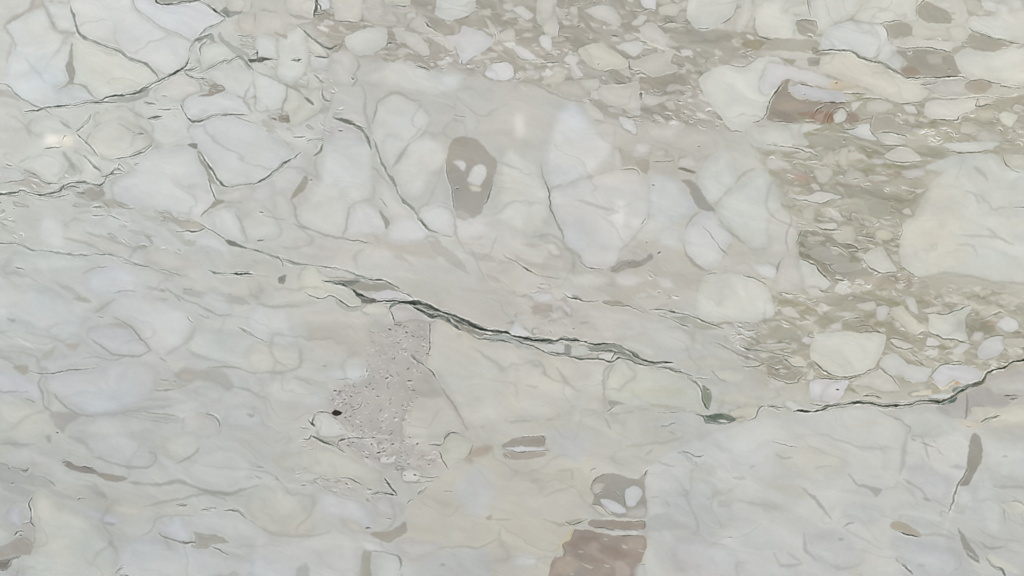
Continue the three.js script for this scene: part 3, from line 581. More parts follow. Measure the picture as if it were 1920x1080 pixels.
D('7e7d76', 8, [0, 872, 80, 910, 140, 950, 205, 985], { h: 0.6 });
V('8c8b84', 8, [205, 985, 290, 1000, 360, 1020], { s: 2 });
L(6, [1250, 200, 1300, 222, 1350, 228]);
V('a9a8a2', 18, [150, 700, 280, 680, 380, 740, 480, 840], { s: 8, a: 0.6 });
V('a09e97', 16, [1680, 290, 1740, 220, 1820, 180], { s: 8, a: 0.5 });
D('8f8c83', 7, [1060, 145, 1150, 130, 1210, 115], { h: 0.2 });
K(1010, 735, 1100, 825, 1060, 312, 880, 885, 1395, 20);
// ---------------------------------------------------------------- sheet 3,1
sheet(3, 1);
U('949184', [270, 640, 460, 640, 520, 740, 660, 780, 720, 900, 960, 990, 1100, 1000, 700, 1060, 460, 1020, 350, 910, 240, 840, 230, 740], 4);
U('9f9c8e', [0, 60, 300, 60, 420, 110, 340, 160, 200, 130, 0, 110], 6);
U('9f9a8d', [0, 200, 180, 180, 330, 200, 420, 310, 280, 330, 150, 310, 30, 250], 6);
U('a6968a', [180, 230, 320, 240, 300, 290, 200, 280], 8);
U('a09d8f', [640, 300, 860, 320, 1060, 350, 1130, 400, 1000, 560, 760, 560, 640, 450], 12);
U('a39c90', [640, 1000, 900, 980, 1100, 1010, 1040, 1080, 700, 1080], 8);
F('babcb7', [1160, 180, 1370, 90, 1540, 70, 1700, 80, 1780, 160, 1920, 210, 1920, 640, 1920, 1050, 1780, 1060, 1500, 980, 1140, 1000, 990, 900, 980, 740, 1010, 600, 1110, 520, 1170, 380, 1220, 300, 1320, 220], { s: 4, rim: 0.2, m: 2.2, label: 'very large pale fragment with faint grey veins' });
F('b4b2a8', [1760, 90, 1920, 90, 1920, 205, 1830, 180], { rim: 0.4 });
F('bbb9b2', [870, 90, 960, 20, 1040, 10, 1150, 115, 1040, 130, 940, 125], { rim: 0.8 });
F('babdb9', [1310, 10, 1440, -20, 1640, -20, 1740, 0, 1640, 45, 1400, 50], { s: 3, rim: 0.4 });
F('bcbbb8', [130, 370, 290, 385, 370, 350, 480, 380, 570, 405, 480, 420, 400, 445, 320, 440, 200, 410], { rim: 0.8, label: 'pale lens drawn out to points on both sides' });
F('bebcb5', [0, 0, 200, 15, 330, 50, 400, 95, 300, 62, 150, 25, 0, 10], { rim: 0.6 });
F('b6b4b0', [0, 110, 110, 110, 160, 160, 60, 190, 0, 180], { s: 4 });
F('b4b1aa', [350, 190, 450, 180, 490, 220, 440, 290, 380, 280], { s: 3 });
F('b4b2a6', [520, 100, 560, 30, 600, 40, 600, 200, 560, 180], { s: 3 });
F('b1afa4', [440, 100, 480, 50, 510, 140, 470, 160], { s: 3 });
F('b2afa7', [600, 210, 700, 210, 760, 290, 650, 310, 570, 290], { s: 4 });
F('b2b0af', [770, 110, 860, 110, 880, 140, 800, 150], { s: 3 });
F('b1aeaa', [1000, 210, 1160, 180, 1180, 240, 1060, 260], { s: 4 });
F('b8b6af', [340, 600, 500, 590, 520, 630, 430, 640], { rim: 0.9 });
F('b2b0a5', [480, 680, 560, 610, 640, 620, 650, 720, 590, 745, 520, 740], { s: 3 });
F('b0ada6', [260, 480, 340, 470, 340, 560, 260, 560], { s: 5 });
F('a3a098', [300, 800, 440, 770, 500, 840, 600, 840, 600, 900, 450, 900, 340, 860], { s: 3 });
F('bab8aa', [440, 760, 520, 765, 620, 840, 560, 820]);
F('aeab9f', [300, 690, 400, 690, 420, 715, 300, 720], { s: 4 });
F('a8a59d', [470, 920, 560, 890, 690, 890, 710, 930, 600, 960, 500, 960], { rim: 0.8 });
F('babab4', [710, 860, 760, 800, 850, 770, 900, 860, 960, 930, 960, 960, 860, 970, 760, 910], { rim: 0.6, label: 'pale spindle shaped fragment in olive ground mass' });
F('b2afa0', [800, 650, 880, 640, 940, 690, 900, 720, 810, 710], { s: 2.5 });
F('a09d90', [740, 430, 880, 415, 920, 470, 900, 540, 780, 540], { s: 3, rim: 0.3 });
F('b8b4a8', [1000, 500, 1060, 480, 1090, 525, 1030, 525]);
F('b8b6ac', [1100, 340, 1200, 330, 1130, 370]);
F('b4b1a4', [830, 560, 920, 590, 960, 600, 860, 600], { s: 3 });
F('bec0bb', [240, 860, 350, 920, 400, 980, 470, 1040, 430, 1090, 290, 1100, 220, 950], { rim: 0.3 });
F('b2b0a6', [900, 840, 980, 840, 980, 890, 930, 880], { s: 3 });
F('bbbab6', [0, 560, 110, 480, 190, 560, 220, 680, 200, 800, 60, 830, 0, 800], { s: 5, rim: 0.15 });
F('b9b8b4', [60, 980, 110, 840, 200, 830, 250, 960, 270, 1080, 80, 1090], { s: 5, rim: 0.2 });
L(10, [60, 95, 200, 120, 350, 160, 450, 180, 570, 210], 'c8c6bc');
L(8, [240, 628, 350, 638, 460, 662, 560, 657]);
D('827f70', 6, [345, 610, 400, 635, 480, 645, 560, 648], {});
D('7f7b6e', 6, [0, 8, 150, 20, 250, 45, 380, 95], { h: 0.6 });
D('8a8779', 6, [870, 92, 940, 130, 1040, 133, 1150, 118], { h: 0.8 });
D('8a8676', 6, [840, 5, 960, 5, 1050, 20], {});
D('8b8678', 7, [1345, 55, 1440, 60, 1580, 55, 1660, 45], { h: 0.5 });
D('827e72', 6, [1760, 100, 1800, 170, 1890, 212], { h: 0.3 });
D('8d8a7c', 6, [190, 410, 290, 425, 330, 445, 400, 448, 480, 420], { h: 0.7 });
D('7b7769', 7, [660, 685, 740, 690, 800, 712], { h: 0.8 });
D('807c6e', 6, [680, 650, 720, 640], {});
D('6e6a5c', 8, [245, 858, 300, 885, 360, 920, 400, 970, 470, 1035], { h: 0.8 });
D('7c786a', 6, [400, 905, 450, 905, 480, 945, 520, 962], { h: 0.6 });
D('7d796c', 6, [520, 748, 590, 745, 650, 765, 670, 790, 740, 775], { h: 0.6 });
D('7e7a6c', 6, [450, 765, 520, 775, 610, 835], { h: 0.5 });
D('827e72', 6, [710, 860, 760, 910, 850, 970, 950, 965], { h: 0.7 });
D('8a8678', 6, [980, 910, 1060, 960, 1140, 1005], { h: 0.3 });
D('8b877a', 6, [1000, 580, 1010, 640, 985, 700], { h: 0.4 });
D('87847a', 8, [500, 1015, 590, 1025], { h: 0.9 });
D('8e8c86', 6, [640, 272, 700, 265], {});
D('8b8880', 6, [215, 740, 230, 710, 250, 640], { h: 0.2 });
V('9fa3a0', 22, [1550, 170, 1600, 210, 1650, 270], { s: 10, a: 0.5 });
V('a0a29e', 14, [1480, 350, 1550, 370, 1590, 450], { s: 7, a: 0.5 });
D('9b9991', 8, [1840, 467, 1930, 478], { h: 0.6 });
V('a3a29f', 16, [1440, 690, 1560, 695, 1700, 705, 1850, 760], { s: 8, a: 0.5 });
V('a0a1a0', 16, [1650, 640, 1720, 700, 1800, 740], { s: 8, a: 0.5 });
V('9fa4a2', 20, [1420, 760, 1540, 770, 1580, 830], { s: 8, a: 0.45 });
V('a5a49c', 16, [1140, 1010, 1340, 970, 1500, 985, 1700, 1040, 1920, 1050], { s: 8, a: 0.6 });
V('93938e', 14, [60, 980, 80, 900, 115, 840], { s: 3, a: 0.7 });
V('a09f98', 14, [160, 500, 180, 570, 130, 700, 150, 800], { s: 6, a: 0.6 });
// ---------------------------------------------------------------- sheet 0,2
sheet(0, 2);
F('b2b8ba', [0, 30, 160, 0, 300, 0, 500, 60, 640, 200, 600, 330, 450, 400, 200, 280, 0, 200], { s: 14, rim: 0, m: 1.6 });
F('b8bcc0', [740, 190, 830, 90, 950, 40, 1120, 60, 1350, 150, 1440, 240, 1430, 350, 1360, 430, 1250, 490, 1120, 450, 1040, 340, 900, 230], { s: 5, rim: 0.15 });
F('b2b5bc', [660, 350, 700, 300, 860, 270, 960, 280, 1040, 370, 1120, 460, 1080, 495, 960, 515, 860, 490], { s: 3, rim: 0.15 });
F('b0b4b9', [340, 680, 480, 640, 720, 610, 900, 560, 1080, 560, 1200, 640, 1150, 800, 1000, 890, 850, 930, 700, 940, 560, 900, 420, 800, 350, 760], { s: 6, rim: 0.15, m: 1.8 });
F('b2b6be', [0, 620, 160, 640, 290, 720, 310, 800, 270, 850, 180, 820, 0, 780], { s: 5, rim: 0.15 });
F('b5b4b2', [1390, 980, 1560, 950, 1640, 1030, 1630, 1090, 1500, 1130, 1380, 1080], { s: 4, rim: 0.15 });
F('b6bbb8', [1450, 300, 1700, 330, 1950, 380, 1960, 600, 1700, 580, 1400, 470], { s: 10, rim: 0, m: 1.6 });
F('b3b7b8', [1480, 740, 1600, 740, 1680, 800, 1620, 850, 1480, 800], { s: 6, rim: 0.1 });
F('b2b5b8', [270, 560, 460, 520, 640, 470, 840, 520, 800, 560, 560, 600, 360, 630], { s: 7, rim: 0.1 });
F('b3b7b8', [1280, 880, 1420, 840, 1540, 880, 1420, 930, 1290, 920], { s: 7, rim: 0.1 });
F('b4b6b0', [0, 880, 160, 860, 330, 930, 420, 1060, 300, 1140, 60, 1140, 0, 1080], { s: 8, rim: 0.1 });
F('b2b5b4', [500, 1040, 760, 970, 1100, 980, 1200, 1040, 1080, 1100, 700, 1120], { s: 9, rim: 0.1 });
F('b5babc', [1560, 0, 1700, 60, 1760, 180, 1660, 200, 1500, 100], { s: 9, rim: 0 });
F('b4b8ba', [1720, 900, 1920, 880, 2000, 1000, 1820, 1060, 1680, 1020], { s: 8, rim: 0.1 });
P('9ba096', [540, 80, 640, 70, 690, 110, 600, 105], 6, 0.7);
P('999c94', [55, 220, 110, 235, 90, 255], 5, 0.7);
P('aca6a2', [500, 420, 600, 410, 580, 460, 520, 460], 8, 0.8);
P('a5aaa2', [270, 560, 350, 470, 420, 440, 380, 520], 7, 0.7);
P('a09d96', [90, 590, 200, 580, 210, 640, 170, 650], 6, 0.8);
P('a09e9e', [370, 930, 560, 930, 600, 960, 500, 1030, 470, 1080, 420, 1050], 8, 0.8);
P('9e9c98', [1310, 660, 1380, 600, 1500, 620, 1620, 600, 1700, 650, 1760, 720, 1720, 780, 1640, 740, 1500, 690, 1420, 720], 12, 0.6);
P('b4aea6', [1360, 650, 1440, 650, 1430, 680, 1370, 680], 6, 0.8);
P('a9a59c', [860, 270, 950, 260, 990, 300, 930, 310], 8, 0.5);
V('8f918c', 14, [890, 230, 960, 270, 1030, 350, 1090, 410, 1130, 465], { s: 2.5, h: 0.1 });
V('989c9c', 12, [670, 370, 760, 430, 860, 500, 980, 520, 1080, 500, 1130, 465], { s: 4 });
V('9a9d98', 12, [620, 530, 740, 520, 840, 545, 960, 515], { s: 4, a: 0.6 });
V('9a9d98', 12, [850, 45, 920, 15, 1025, 22], { s: 3, a: 0.7 });
V('9a9d98', 16, [860, 90, 740, 170, 700, 190], { s: 6, a: 0.5 });
D('7f827d', 6, [735, 208, 780, 216], { h: 0.2 });
V('989b98', 14, [1250, 5, 1400, 90, 1560, 170, 1650, 212, 1740, 200], { s: 5, a: 0.7 });
D('8e8e86', 9, [1780, 288, 1850, 330, 1940, 380], { a: 0.8, h: 0.3, s: 2 });
D('7c7f7c', 8, [1405, 218, 1420, 242, 1448, 262], { h: 0.8 });
V('9b9f9a', 16, [0, 480, 60, 540, 130, 600], { s: 6, a: 0.6 });
D('7c827a', 8, [220, 622, 300, 642, 370, 640, 480, 625, 560, 620, 640, 606, 735, 600], { a: 0.85, h: 0.3 });
V('9a9ea0', 14, [320, 650, 290, 720, 318, 800, 330, 880, 400, 930], { s: 5, a: 0.8 });
V('989a9c', 14, [400, 790, 500, 890, 580, 940, 700, 960], { s: 5, a: 0.8 });
V('a0a4a4', 30, [600, 950, 850, 950, 1050, 910, 1280, 880], { s: 12, a: 0.6 });
V('959890', 10, [0, 780, 90, 780, 210, 785], { s: 4, a: 0.6 });
D('8b8e89', 7, [190, 830, 265, 858], { a: 0.7, h: 0 });
D('8a8f8d', 10, [1540, 945, 1600, 960, 1640, 1005, 1645, 1045], { s: 2, h: 0.5 });
V('9c9c95', 12, [1560, 605, 1640, 600, 1760, 595, 1920, 640], { s: 4, a: 0.7 });
V('979b95', 14, [1200, 520, 1250, 560], { s: 4, a: 0.7 });
V('a0a4a0', 24, [1250, 500, 1400, 400, 1460, 300], { s: 10, a: 0.4 });
V('9fa39e', 20, [1400, 460, 1480, 510, 1700, 570], { s: 8, a: 0.5 });
V('9a9d9a', 14, [1740, 740, 1860, 760, 1920, 800], { s: 6, a: 0.5 });
V('9ea2a0', 20, [200, 330, 400, 380, 520, 430], { s: 10, a: 0.4 });
P('90948f', [1230, 765, 1270, 752, 1275, 768, 1245, 775], 4, 0.8);
P('989895', [1840, 940, 1900, 945, 1880, 970], 6, 0.7);
K(425, 1078);
// ---------------------------------------------------------------- sheet 1,2
sheet(1, 2);
U('b7b3ac', [400, 300, 800, 300, 1000, 400, 820, 520, 600, 500, 420, 420], 14, 0.8);
U('a8aaa2', [590, 90, 700, 140, 770, 140, 760, 175, 680, 182, 620, 140], 2);
F('b8bcbf', [0, 130, 120, 130, 230, 160, 280, 300, 300, 420, 180, 440, 0, 370, -80, 240], { s: 8, rim: 0.1 });
F('babbb6', [0, 400, 120, 430, 240, 460, 330, 480, 340, 580, 200, 635, 0, 620, -80, 500], { s: 8, rim: 0.1 });
F('bcbfc1', [480, 650, 540, 610, 680, 590, 780, 600, 840, 650, 780, 700, 620, 690], { s: 6, rim: 0.15 });
F('babcbb', [60, 680, 300, 680, 420, 760, 540, 800, 460, 900, 260, 880, 100, 820], { s: 10, rim: 0.1 });
F('bbb9b4', [350, 200, 600, 160, 720, 200, 860, 220, 820, 290, 560, 280, 380, 280], { s: 8, rim: 0.1 });
F('bebfb6', [330, -100, 420, -180, 500, -100, 690, 0, 760, 50, 795, 110, 770, 138, 710, 137, 560, 55, 500, 78, 370, 35], { rim: 0.3, label: 'cream fragment under the start of the main dark vein' });
F('c1c2c8', [855, 60, 920, 20, 980, 8, 1080, 25, 1180, 70, 1200, 100, 1080, 100, 920, 90], { rim: 0.5, label: 'white sliver lying along the main dark vein' });
F('bdbdb6', [790, 160, 850, 120, 930, 120, 990, 160, 980, 190, 900, 200, 820, 190], { rim: 0.5 });
F('bab7b8', [1020, 160, 1150, 130, 1240, 170, 1320, 215, 1380, 225, 1290, 250, 1200, 240, 1060, 240], { rim: 0.3 });
F('b8b6b0', [1180, 640, 1290, 600, 1340, 690, 1420, 800, 1480, 890, 1580, 1010, 1590, 1060, 1500, 1120, 1120, 1110, 1120, 950, 1180, 800], { rim: 0.2 });
P('b0aca7', [1170, 690, 1250, 630, 1300, 640, 1410, 800, 1290, 830, 1180, 800], 9, 0.9);
F('bec0c0', [440, 960, 520, 950, 620, 1000, 690, 1080, 600, 1110, 470, 1100], { rim: 0.4 });
whole();
F('bbbab4', [806, 612, 830, 600, 880, 630, 920, 640, 1000, 655, 1080, 668, 1140, 680, 1145, 690, 1135, 720, 1130, 770, 1040, 785, 960, 790, 890, 800, 870, 790, 850, 755, 815, 700, 803, 690], { rim: 0.25, m: 1.8, label: 'large warm grey wedge below the main dark vein' });
F('babbb2', [1150, 685, 1170, 673, 1210, 685, 1280, 700, 1305, 715, 1318, 740, 1322, 775, 1300, 770, 1220, 765, 1150, 775, 1135, 750, 1140, 710], { rim: 0.25, m: 1.6 });
sheet(1, 2);
B('696a66', [690, -20, 760, 45, 860, 70, 930, 95, 900, 110, 800, 110, 780, 80], { rim: 0.6 });
B('8c8e8a', [1160, 118, 1290, 150, 1420, 200, 1580, 270, 1720, 310, 1700, 360, 1600, 345, 1520, 300, 1370, 210, 1280, 200], { rim: 0.8, label: 'grey band inside the main dark vein' });
B('969c98', [1700, 362, 1800, 350, 2000, 390, 2000, 440, 1760, 392]);
B('322c2e', [565, 945, 600, 915, 650, 930, 645, 945, 600, 965], { rim: 0, label: 'small pit with its darkness painted on a flat piece' });  // a cavity laid flat, the shade inside it painted black
D('737469', 8, [370, 35, 430, 65, 490, 82, 560, 60, 640, 105, 700, 139, 785, 138], { h: 0.7 });
D('404240', 16, [700, 0, 760, 40, 850, 70], { h: 0.3 });
D('3e403e', 23, [910, 97, 1010, 95, 1100, 105, 1200, 100, 1290, 140, 1400, 185, 1500, 230, 1600, 275, 1720, 310, 1830, 330, 1940, 360], { h: 0.8 });
D('4a4d4a', 16, [1150, 122, 1230, 160, 1300, 205, 1370, 212, 1440, 250, 1520, 310, 1560, 328], { h: 0.6 });
D('5a5e5a', 9, [1590, 345, 1660, 375, 1760, 380, 1830, 395, 1930, 425], { h: 0.6 });
D('646562', 7, [1280, 165, 1400, 215, 1500, 250, 1600, 300], {});
D('6c6d69', 6, [1080, 25, 1160, 60, 1200, 95], { h: 0.8 });
D('6a6b66', 6, [1690, 345, 1730, 340, 1840, 350], {});
D('64706c', 11, [1000, 155, 1030, 125, 1090, 112], { h: 0.2 });
D('5e5e58', 8, [1005, 160, 1030, 210, 1045, 258], { h: 0.5 });
D('5b5650', 9, [1040, 265, 1100, 270]);
D('77726d', 6, [1300, 255, 1306, 330, 1300, 460, 1290, 500], { h: 0.5 });
D('73706c', 10, [1155, 505, 1200, 545, 1270, 585], { h: 0.5 });
D('8b8883', 7, [1270, 585, 1330, 640, 1360, 695], { h: 0.5 });
V('9d9a95', 12, [1360, 690, 1420, 800, 1480, 880, 1560, 1000, 1595, 1060], { s: 4, a: 0.7 });
D('8c8d88', 6, [0, 368, 40, 385, 85, 412], {});
V('a4a39d', 18, [0, 120, 200, 140, 330, 130], { s: 7, a: 0.6 });
V('a3a5a2', 18, [0, 630, 200, 640, 330, 590, 330, 470], { s: 8, a: 0.6 });
V('a2a4a0', 16, [280, 670, 360, 690, 420, 720], { s: 6, a: 0.5 });
D('75766f', 11, [385, 985, 430, 1030, 420, 1000, 445, 940], { h: 0.4 });
D('5c5757', 8, [450, 935, 490, 935, 560, 948], {});
D('8b8983', 6, [610, 690, 690, 682, 720, 690], {});
D('8d8883', 6, [820, 600, 825, 632, 850, 630], {});
D('787471', 6, [720, 920, 780, 895, 800, 850], {});
D('85807c', 6, [850, 325, 900, 340], {});
D('8d8a84', 8, [330, 1045, 400, 1055], {});
P('939690', [495, 583, 535, 580, 520, 590], 4, 0.8);
K(485, 935, 912, 340, 1005, 310, 905, 805, 710, 805, 840, 857, 600, 855, 855, 945, 945, 992, 790, 1040, 795, 1010, 1010, 1060, 985, 680, 1230, 632, 1080, 385, 1120, 360, 1070, 405, 1195, 825, 1125, 890, 1110, 910, 630, 780, 600, 770, 880, 755, 835, 740, 735, 890, 640, 850, 700, 865, 1145, 700, 1145, 748, 1250, 390, 1125, 480, 1030, 530, 675, 970, 715, 965, 1045, 970, 740, 738, 790, 1070, 1015, 665, 1285, 495, 930, 1050, 1130, 330, 1260, 380, 660, 830, 770, 870, 1060, 940, 1170, 860);
// ---------------------------------------------------------------- sheet 2,2
sheet(2, 2);
U('aca6a0', [160, 130, 300, 130, 300, 190, 250, 230, 170, 220], 5);
U('a29f96', [1620, 450, 1740, 440, 1900, 480, 1940, 540, 1860, 560, 1700, 500], 4);
U('aca99e', [1380, 700, 1560, 680, 1600, 720, 1490, 740], 6);
U('aca89f', [1500, 360, 1640, 380, 1800, 420, 1850, 380, 1900, 470, 1700, 440, 1560, 420], 8);
F('c1c2c9', [-30, 350, 0, 300, 40, 255, 130, 330, 180, 355], { rim: 0.5, label: 'bright lilac white chip above the main dark vein' });
F('bdbec3', [130, 50, 280, 50, 290, 90, 210, 115], { s: 3 });
F('bab7b2', [290, 190, 370, 160, 400, 200, 320, 230], { s: 4 });
F('bcbabe', [380, 130, 440, 150, 440, 210], { s: 3 });
F('b9b7b3', [200, 260, 380, 250, 520, 330, 500, 370, 300, 360, 200, 330], { s: 7, rim: 0.1 });
F('bab8b4', [560, 180, 760, 160, 960, 200, 1080, 300, 900, 380, 700, 380, 580, 280], { s: 10, rim: 0.1 });
F('bbbcb8', [800, 400, 880, 390, 1040, 450, 1080, 520, 920, 480], { s: 7, rim: 0.15 });
F('bab9b6', [960, 240, 1140, 250, 1300, 320, 1360, 440, 1200, 480, 1020, 400], { s: 9, rim: 0.1 });
F('bcbcb8', [1400, 320, 1560, 310, 1620, 360, 1480, 350], { s: 5, rim: 0.2 });
F('bbbbb5', [1500, 640, 1600, 620, 1740, 640, 1720, 710, 1600, 710], { s: 5, rim: 0.2 });
F('bab9b0', [1240, 540, 1500, 520, 1700, 560, 1720, 600, 1500, 600, 1300, 600], { s: 7, rim: 0.15 });
F('bab8b2', [1500, 420, 1560, 430, 1640, 430, 1600, 450], { s: 4 });
F('babab2', [1560, 800, 1740, 800, 1860, 840, 1840, 890, 1660, 880, 1540, 850], { s: 7, rim: 0.15 });
F('bcbbaf', [1640, 930, 1760, 890, 1850, 900, 1830, 970, 1760, 980, 1660, 970], { s: 2.5 });
F('bbbab4', [1360, 330, 1420, 330, 1440, 470, 1360, 440], { s: 6, rim: 0.1 });
B('8a8e87', [570, 425, 740, 425, 820, 450, 900, 500, 1000, 540, 1200, 565, 1080, 575, 960, 570, 850, 530, 760, 500, 640, 480, 560, 465], { rim: 0.6, label: 'grey green lens in the main dark vein' });
F('babec2', [230, 420, 320, 410, 400, 430, 400, 480, 300, 470, 250, 450], { rim: 0.7 });
F('b6bab7', [440, 440, 540, 430, 600, 490, 500, 505, 430, 490], { rim: 0.7 });
F('c2c4c2', [640, 510, 740, 490, 770, 500, 740, 540, 660, 535], { rim: 1 });
F('b6bab6', [60, 430, 140, 430, 180, 465, 110, 460], { rim: 0.7 });
F('a7aaa6', [0, 390, 60, 400, 200, 440, 240, 475, 100, 450, 0, 430], { rim: 0.5 });
B('8c918e', [405, 425, 440, 430, 440, 500, 405, 480]);
B('8c9180', [1420, 740, 1480, 770, 1500, 820, 1480, 900, 1440, 860], { rim: 0.5 });
B('5c6960', [1380, 945, 1440, 960, 1560, 940, 1650, 965, 1680, 990, 1640, 1015, 1540, 1020, 1460, 1010, 1440, 980], { rim: 0.7, label: 'dark green mineral pocket' });
F('bec2be', [1540, 995, 1590, 990, 1640, 1005, 1590, 1012], { rim: 0.3 });
F('afac9e', [1680, 985, 1740, 975, 1770, 995, 1700, 1010], { rim: 0.9 });
F('babab6', [1290, 250, 1350, 260, 1350, 290, 1300, 290], { rim: 0.5 });
B('96948e', [450, 55, 520, 72, 600, 100, 480, 85]);
B('98968f', [680, 103, 740, 95, 800, 98, 860, 130, 760, 130]);
B('a5a49b', [1170, 210, 1330, 215, 1400, 260, 1300, 280, 1230, 245], { rim: 0.3 });
B('acaa9e', [1300, 230, 1450, 250, 1590, 300, 1400, 310, 1350, 270], { s: 4, rim: 0.2 });
L(7, [0, 348, 180, 353, 340, 378, 570, 393]);
D('323533', 28, [60, 372, 120, 380, 200, 390, 260, 395]);
D('3c3f3d', 20, [-20, 358, 100, 373, 200, 388, 320, 397, 420, 387, 560, 402], { h: 0.7 });
D('444744', 17, [340, 380, 400, 382, 450, 395, 520, 398]);
D('4c4f4a', 13, [540, 402, 620, 427, 740, 420, 820, 440, 890, 490, 960, 530, 1060, 550, 1215, 567], { h: 0.8 });
D('696e69', 8, [0, 380, 60, 400, 150, 430, 250, 480, 340, 502, 430, 507, 520, 525, 620, 537, 740, 554, 800, 530, 860, 537, 960, 572, 1080, 572], { h: 0.6 });
D('787d77', 7, [560, 465, 640, 485, 740, 475, 850, 500], {});
D('646864', 8, [270, 475, 350, 490, 430, 490], {});
D('696d66', 8, [740, 540, 775, 495, 770, 480], {});
D('63655e', 10, [1080, 582, 1150, 602, 1220, 627, 1280, 630, 1350, 655], { h: 0.7 });
D('6c6f63', 10, [1310, 668, 1370, 710, 1420, 770, 1430, 830, 1460, 890, 1482, 920], { h: 0.5 });
D('46524b', 10, [1430, 960, 1455, 1000, 1540, 1020, 1640, 1015], { h: 0.4 });
D('78776a', 8, [1770, 1000, 1830, 980, 1860, 910, 1930, 890], { h: 0.6 });
D('767469', 7, [385, 38, 430, 75, 500, 80, 600, 102, 640, 100], { h: 0.8 });
D('7b7a70', 7, [670, 108, 760, 130, 850, 132, 920, 155, 985, 178], { h: 0.6 });
D('77776b', 8, [1020, 155, 1120, 160, 1240, 182, 1350, 215, 1440, 247, 1590, 305], { h: 0.7 });
D('7b7b71', 8, [1090, 200, 1180, 227, 1260, 272, 1325, 298], { h: 0.6 });
D('6e6c62', 9, [1700, 435, 1760, 460, 1840, 465, 1940, 477], { h: 0.7 });
V('928f85', 14, [1520, 405, 1620, 460, 1720, 510, 1830, 545, 1890, 582], { s: 2.5, h: 0.3 });
D('7b786b', 7, [1730, 590, 1850, 592, 1895, 570], { h: 0.5 });
D('8e8b80', 7, [1490, 622, 1550, 680, 1605, 712], { a: 0.7, h: 0 });
D('8c8a83', 6, [1370, 675, 1460, 682], { h: 0.9 });
V('a5a39d', 22, [340, 600, 430, 720, 510, 770], { s: 9, a: 0.6 });
P('a09e98', [720, 845, 850, 870, 790, 880, 740, 905], 5, 0.8);
D('8c8a83', 7, [710, 930, 770, 890], { h: 0.6 });
D('858472', 6, [1100, 935, 1180, 935, 1250, 928], { h: 0.2 });
V('a5a494', 16, [1030, 880, 1300, 900], { s: 6, a: 0.5 });
P('bbb9a8', [900, 760, 1250, 750, 1300, 800, 950, 810], 14, 0.6);
D('8f8f8a', 9, [1120, 1040, 1180, 1030, 1235, 1010], { h: 0.4 });
V('a3a19b', 16, [740, 560, 700, 620, 690, 680, 690, 840], { s: 5, a: 0.6 });
V('a7a6a0', 14, [100, 725, 160, 740, 200, 740], { s: 7, a: 0.6 });
V('a3a29c', 14, [690, 960, 740, 1060], { s: 5, a: 0.5 });
D('8a8984', 5, [130, 38, 200, 38], { a: 0.6 });
D('8f8c86', 6, [290, 315, 305, 335], {});
D('8f8b82', 5, [1740, 258, 1780, 258], {});
K(460, 310, 1470, 770);
// ---------------------------------------------------------------- sheet 3,2
sheet(3, 2);
U('98958c', [0, 500, 120, 530, 190, 600, 270, 640, 220, 710, 130, 700, 0, 650], 4);
U('a8a5a4', [1500, 780, 1560, 730, 1800, 790, 1900, 800, 1740, 920, 1560, 890, 1480, 990, 1350, 970, 1250, 890, 1420, 830, 1480, 780], 5);
U('b0adaa', [1650, 650, 1920, 560, 1920, 600, 1700, 720], 4);
U('9c998a', [1480, 270, 1560, 330, 1600, 250, 1700, 250, 1700, 330, 1560, 360], 6);
U('b8bbbb', [-880, 340, -250, 40, 0, 930, 400, 920, 720, 880, 1040, 950, 1400, 960, 1560, 1040, 1560, 1400, 800, 1800, -400, 1800], 60, 0.7);
F('bec0ba', [330, 420, 370, 340, 560, 330, 700, 340, 820, 325, 890, 370, 870, 460, 800, 590, 680, 650, 540, 660, 440, 620, 360, 560, 320, 540], { rim: 0.4, label: 'large white bowl shaped fragment' });
F('bbb9ae', [905, 190, 1000, 135, 1060, 200, 1190, 290, 1180, 330, 1080, 340, 1000, 270]);
F('bec0ba', [1210, 240, 1200, 190, 1330, 200, 1440, 150, 1525, 135, 1480, 230, 1480, 320, 1500, 390, 1340, 380, 1220, 320], { rim: 0.5 });
F('bebfc0', [1720, 270, 1790, 205, 1870, 240, 1880, 300, 1820, 330, 1760, 310], { rim: 0.5 });
F('bcbdc0', [1570, 480, 1620, 400, 1750, 370, 1780, 430, 1730, 510, 1640, 540, 1580, 530]);
F('b8b8b6', [1380, 470, 1440, 420, 1500, 420, 1520, 440, 1450, 500, 1400, 500]);
F('babcbc', [840, 570, 880, 510, 960, 490, 1060, 570, 1230, 600, 1190, 700, 1080, 690, 1000, 650, 940, 660, 850, 600]);
F('bbbab4', [620, 720, 690, 680, 830, 615, 900, 660, 1000, 760, 860, 775, 750, 740], { rim: 0.5 });
F('c0c2cb', [310, 700, 450, 690, 600, 690, 560, 800, 500, 860, 430, 840, 330, 820], { label: 'squarish lilac white fragment above the dark vein' });
F('bebcb6', [920, 400, 960, 385, 1090, 430, 1020, 450, 960, 430], { rim: 0.8 });
F('bab8b6', [1190, 430, 1210, 360, 1290, 410, 1270, 430], { rim: 0.8 });
F('bdbec6', [1230, 660, 1310, 575, 1480, 580, 1600, 640, 1580, 690, 1480, 720, 1400, 680, 1300, 750], { rim: 0.4 });
F('b8c0c2', [1200, 800, 1300, 790, 1390, 800, 1300, 830, 1220, 825], { rim: 0.4 });
F('bcc0be', [130, 860, 180, 860, 260, 910, 200, 920, 140, 890], { rim: 0.8 });
F('b5b5b3', [1650, 720, 1720, 690, 1920, 580, 1920, 780, 1770, 790, 1690, 770], { s: 4, rim: 0.2 });
F('bebcb4', [1520, 900, 1640, 890, 1780, 930, 1600, 1010, 1560, 980]);
F('b7bbb8', [860, 900, 1080, 900, 1250, 900, 1370, 1000, 1420, 1080, 1240, 1130, 1060, 1100, 960, 970], { s: 5, rim: 0.15 });
F('c0bcb0', [130, 540, 230, 505, 290, 560, 270, 600, 190, 590], { rim: 0.7 });
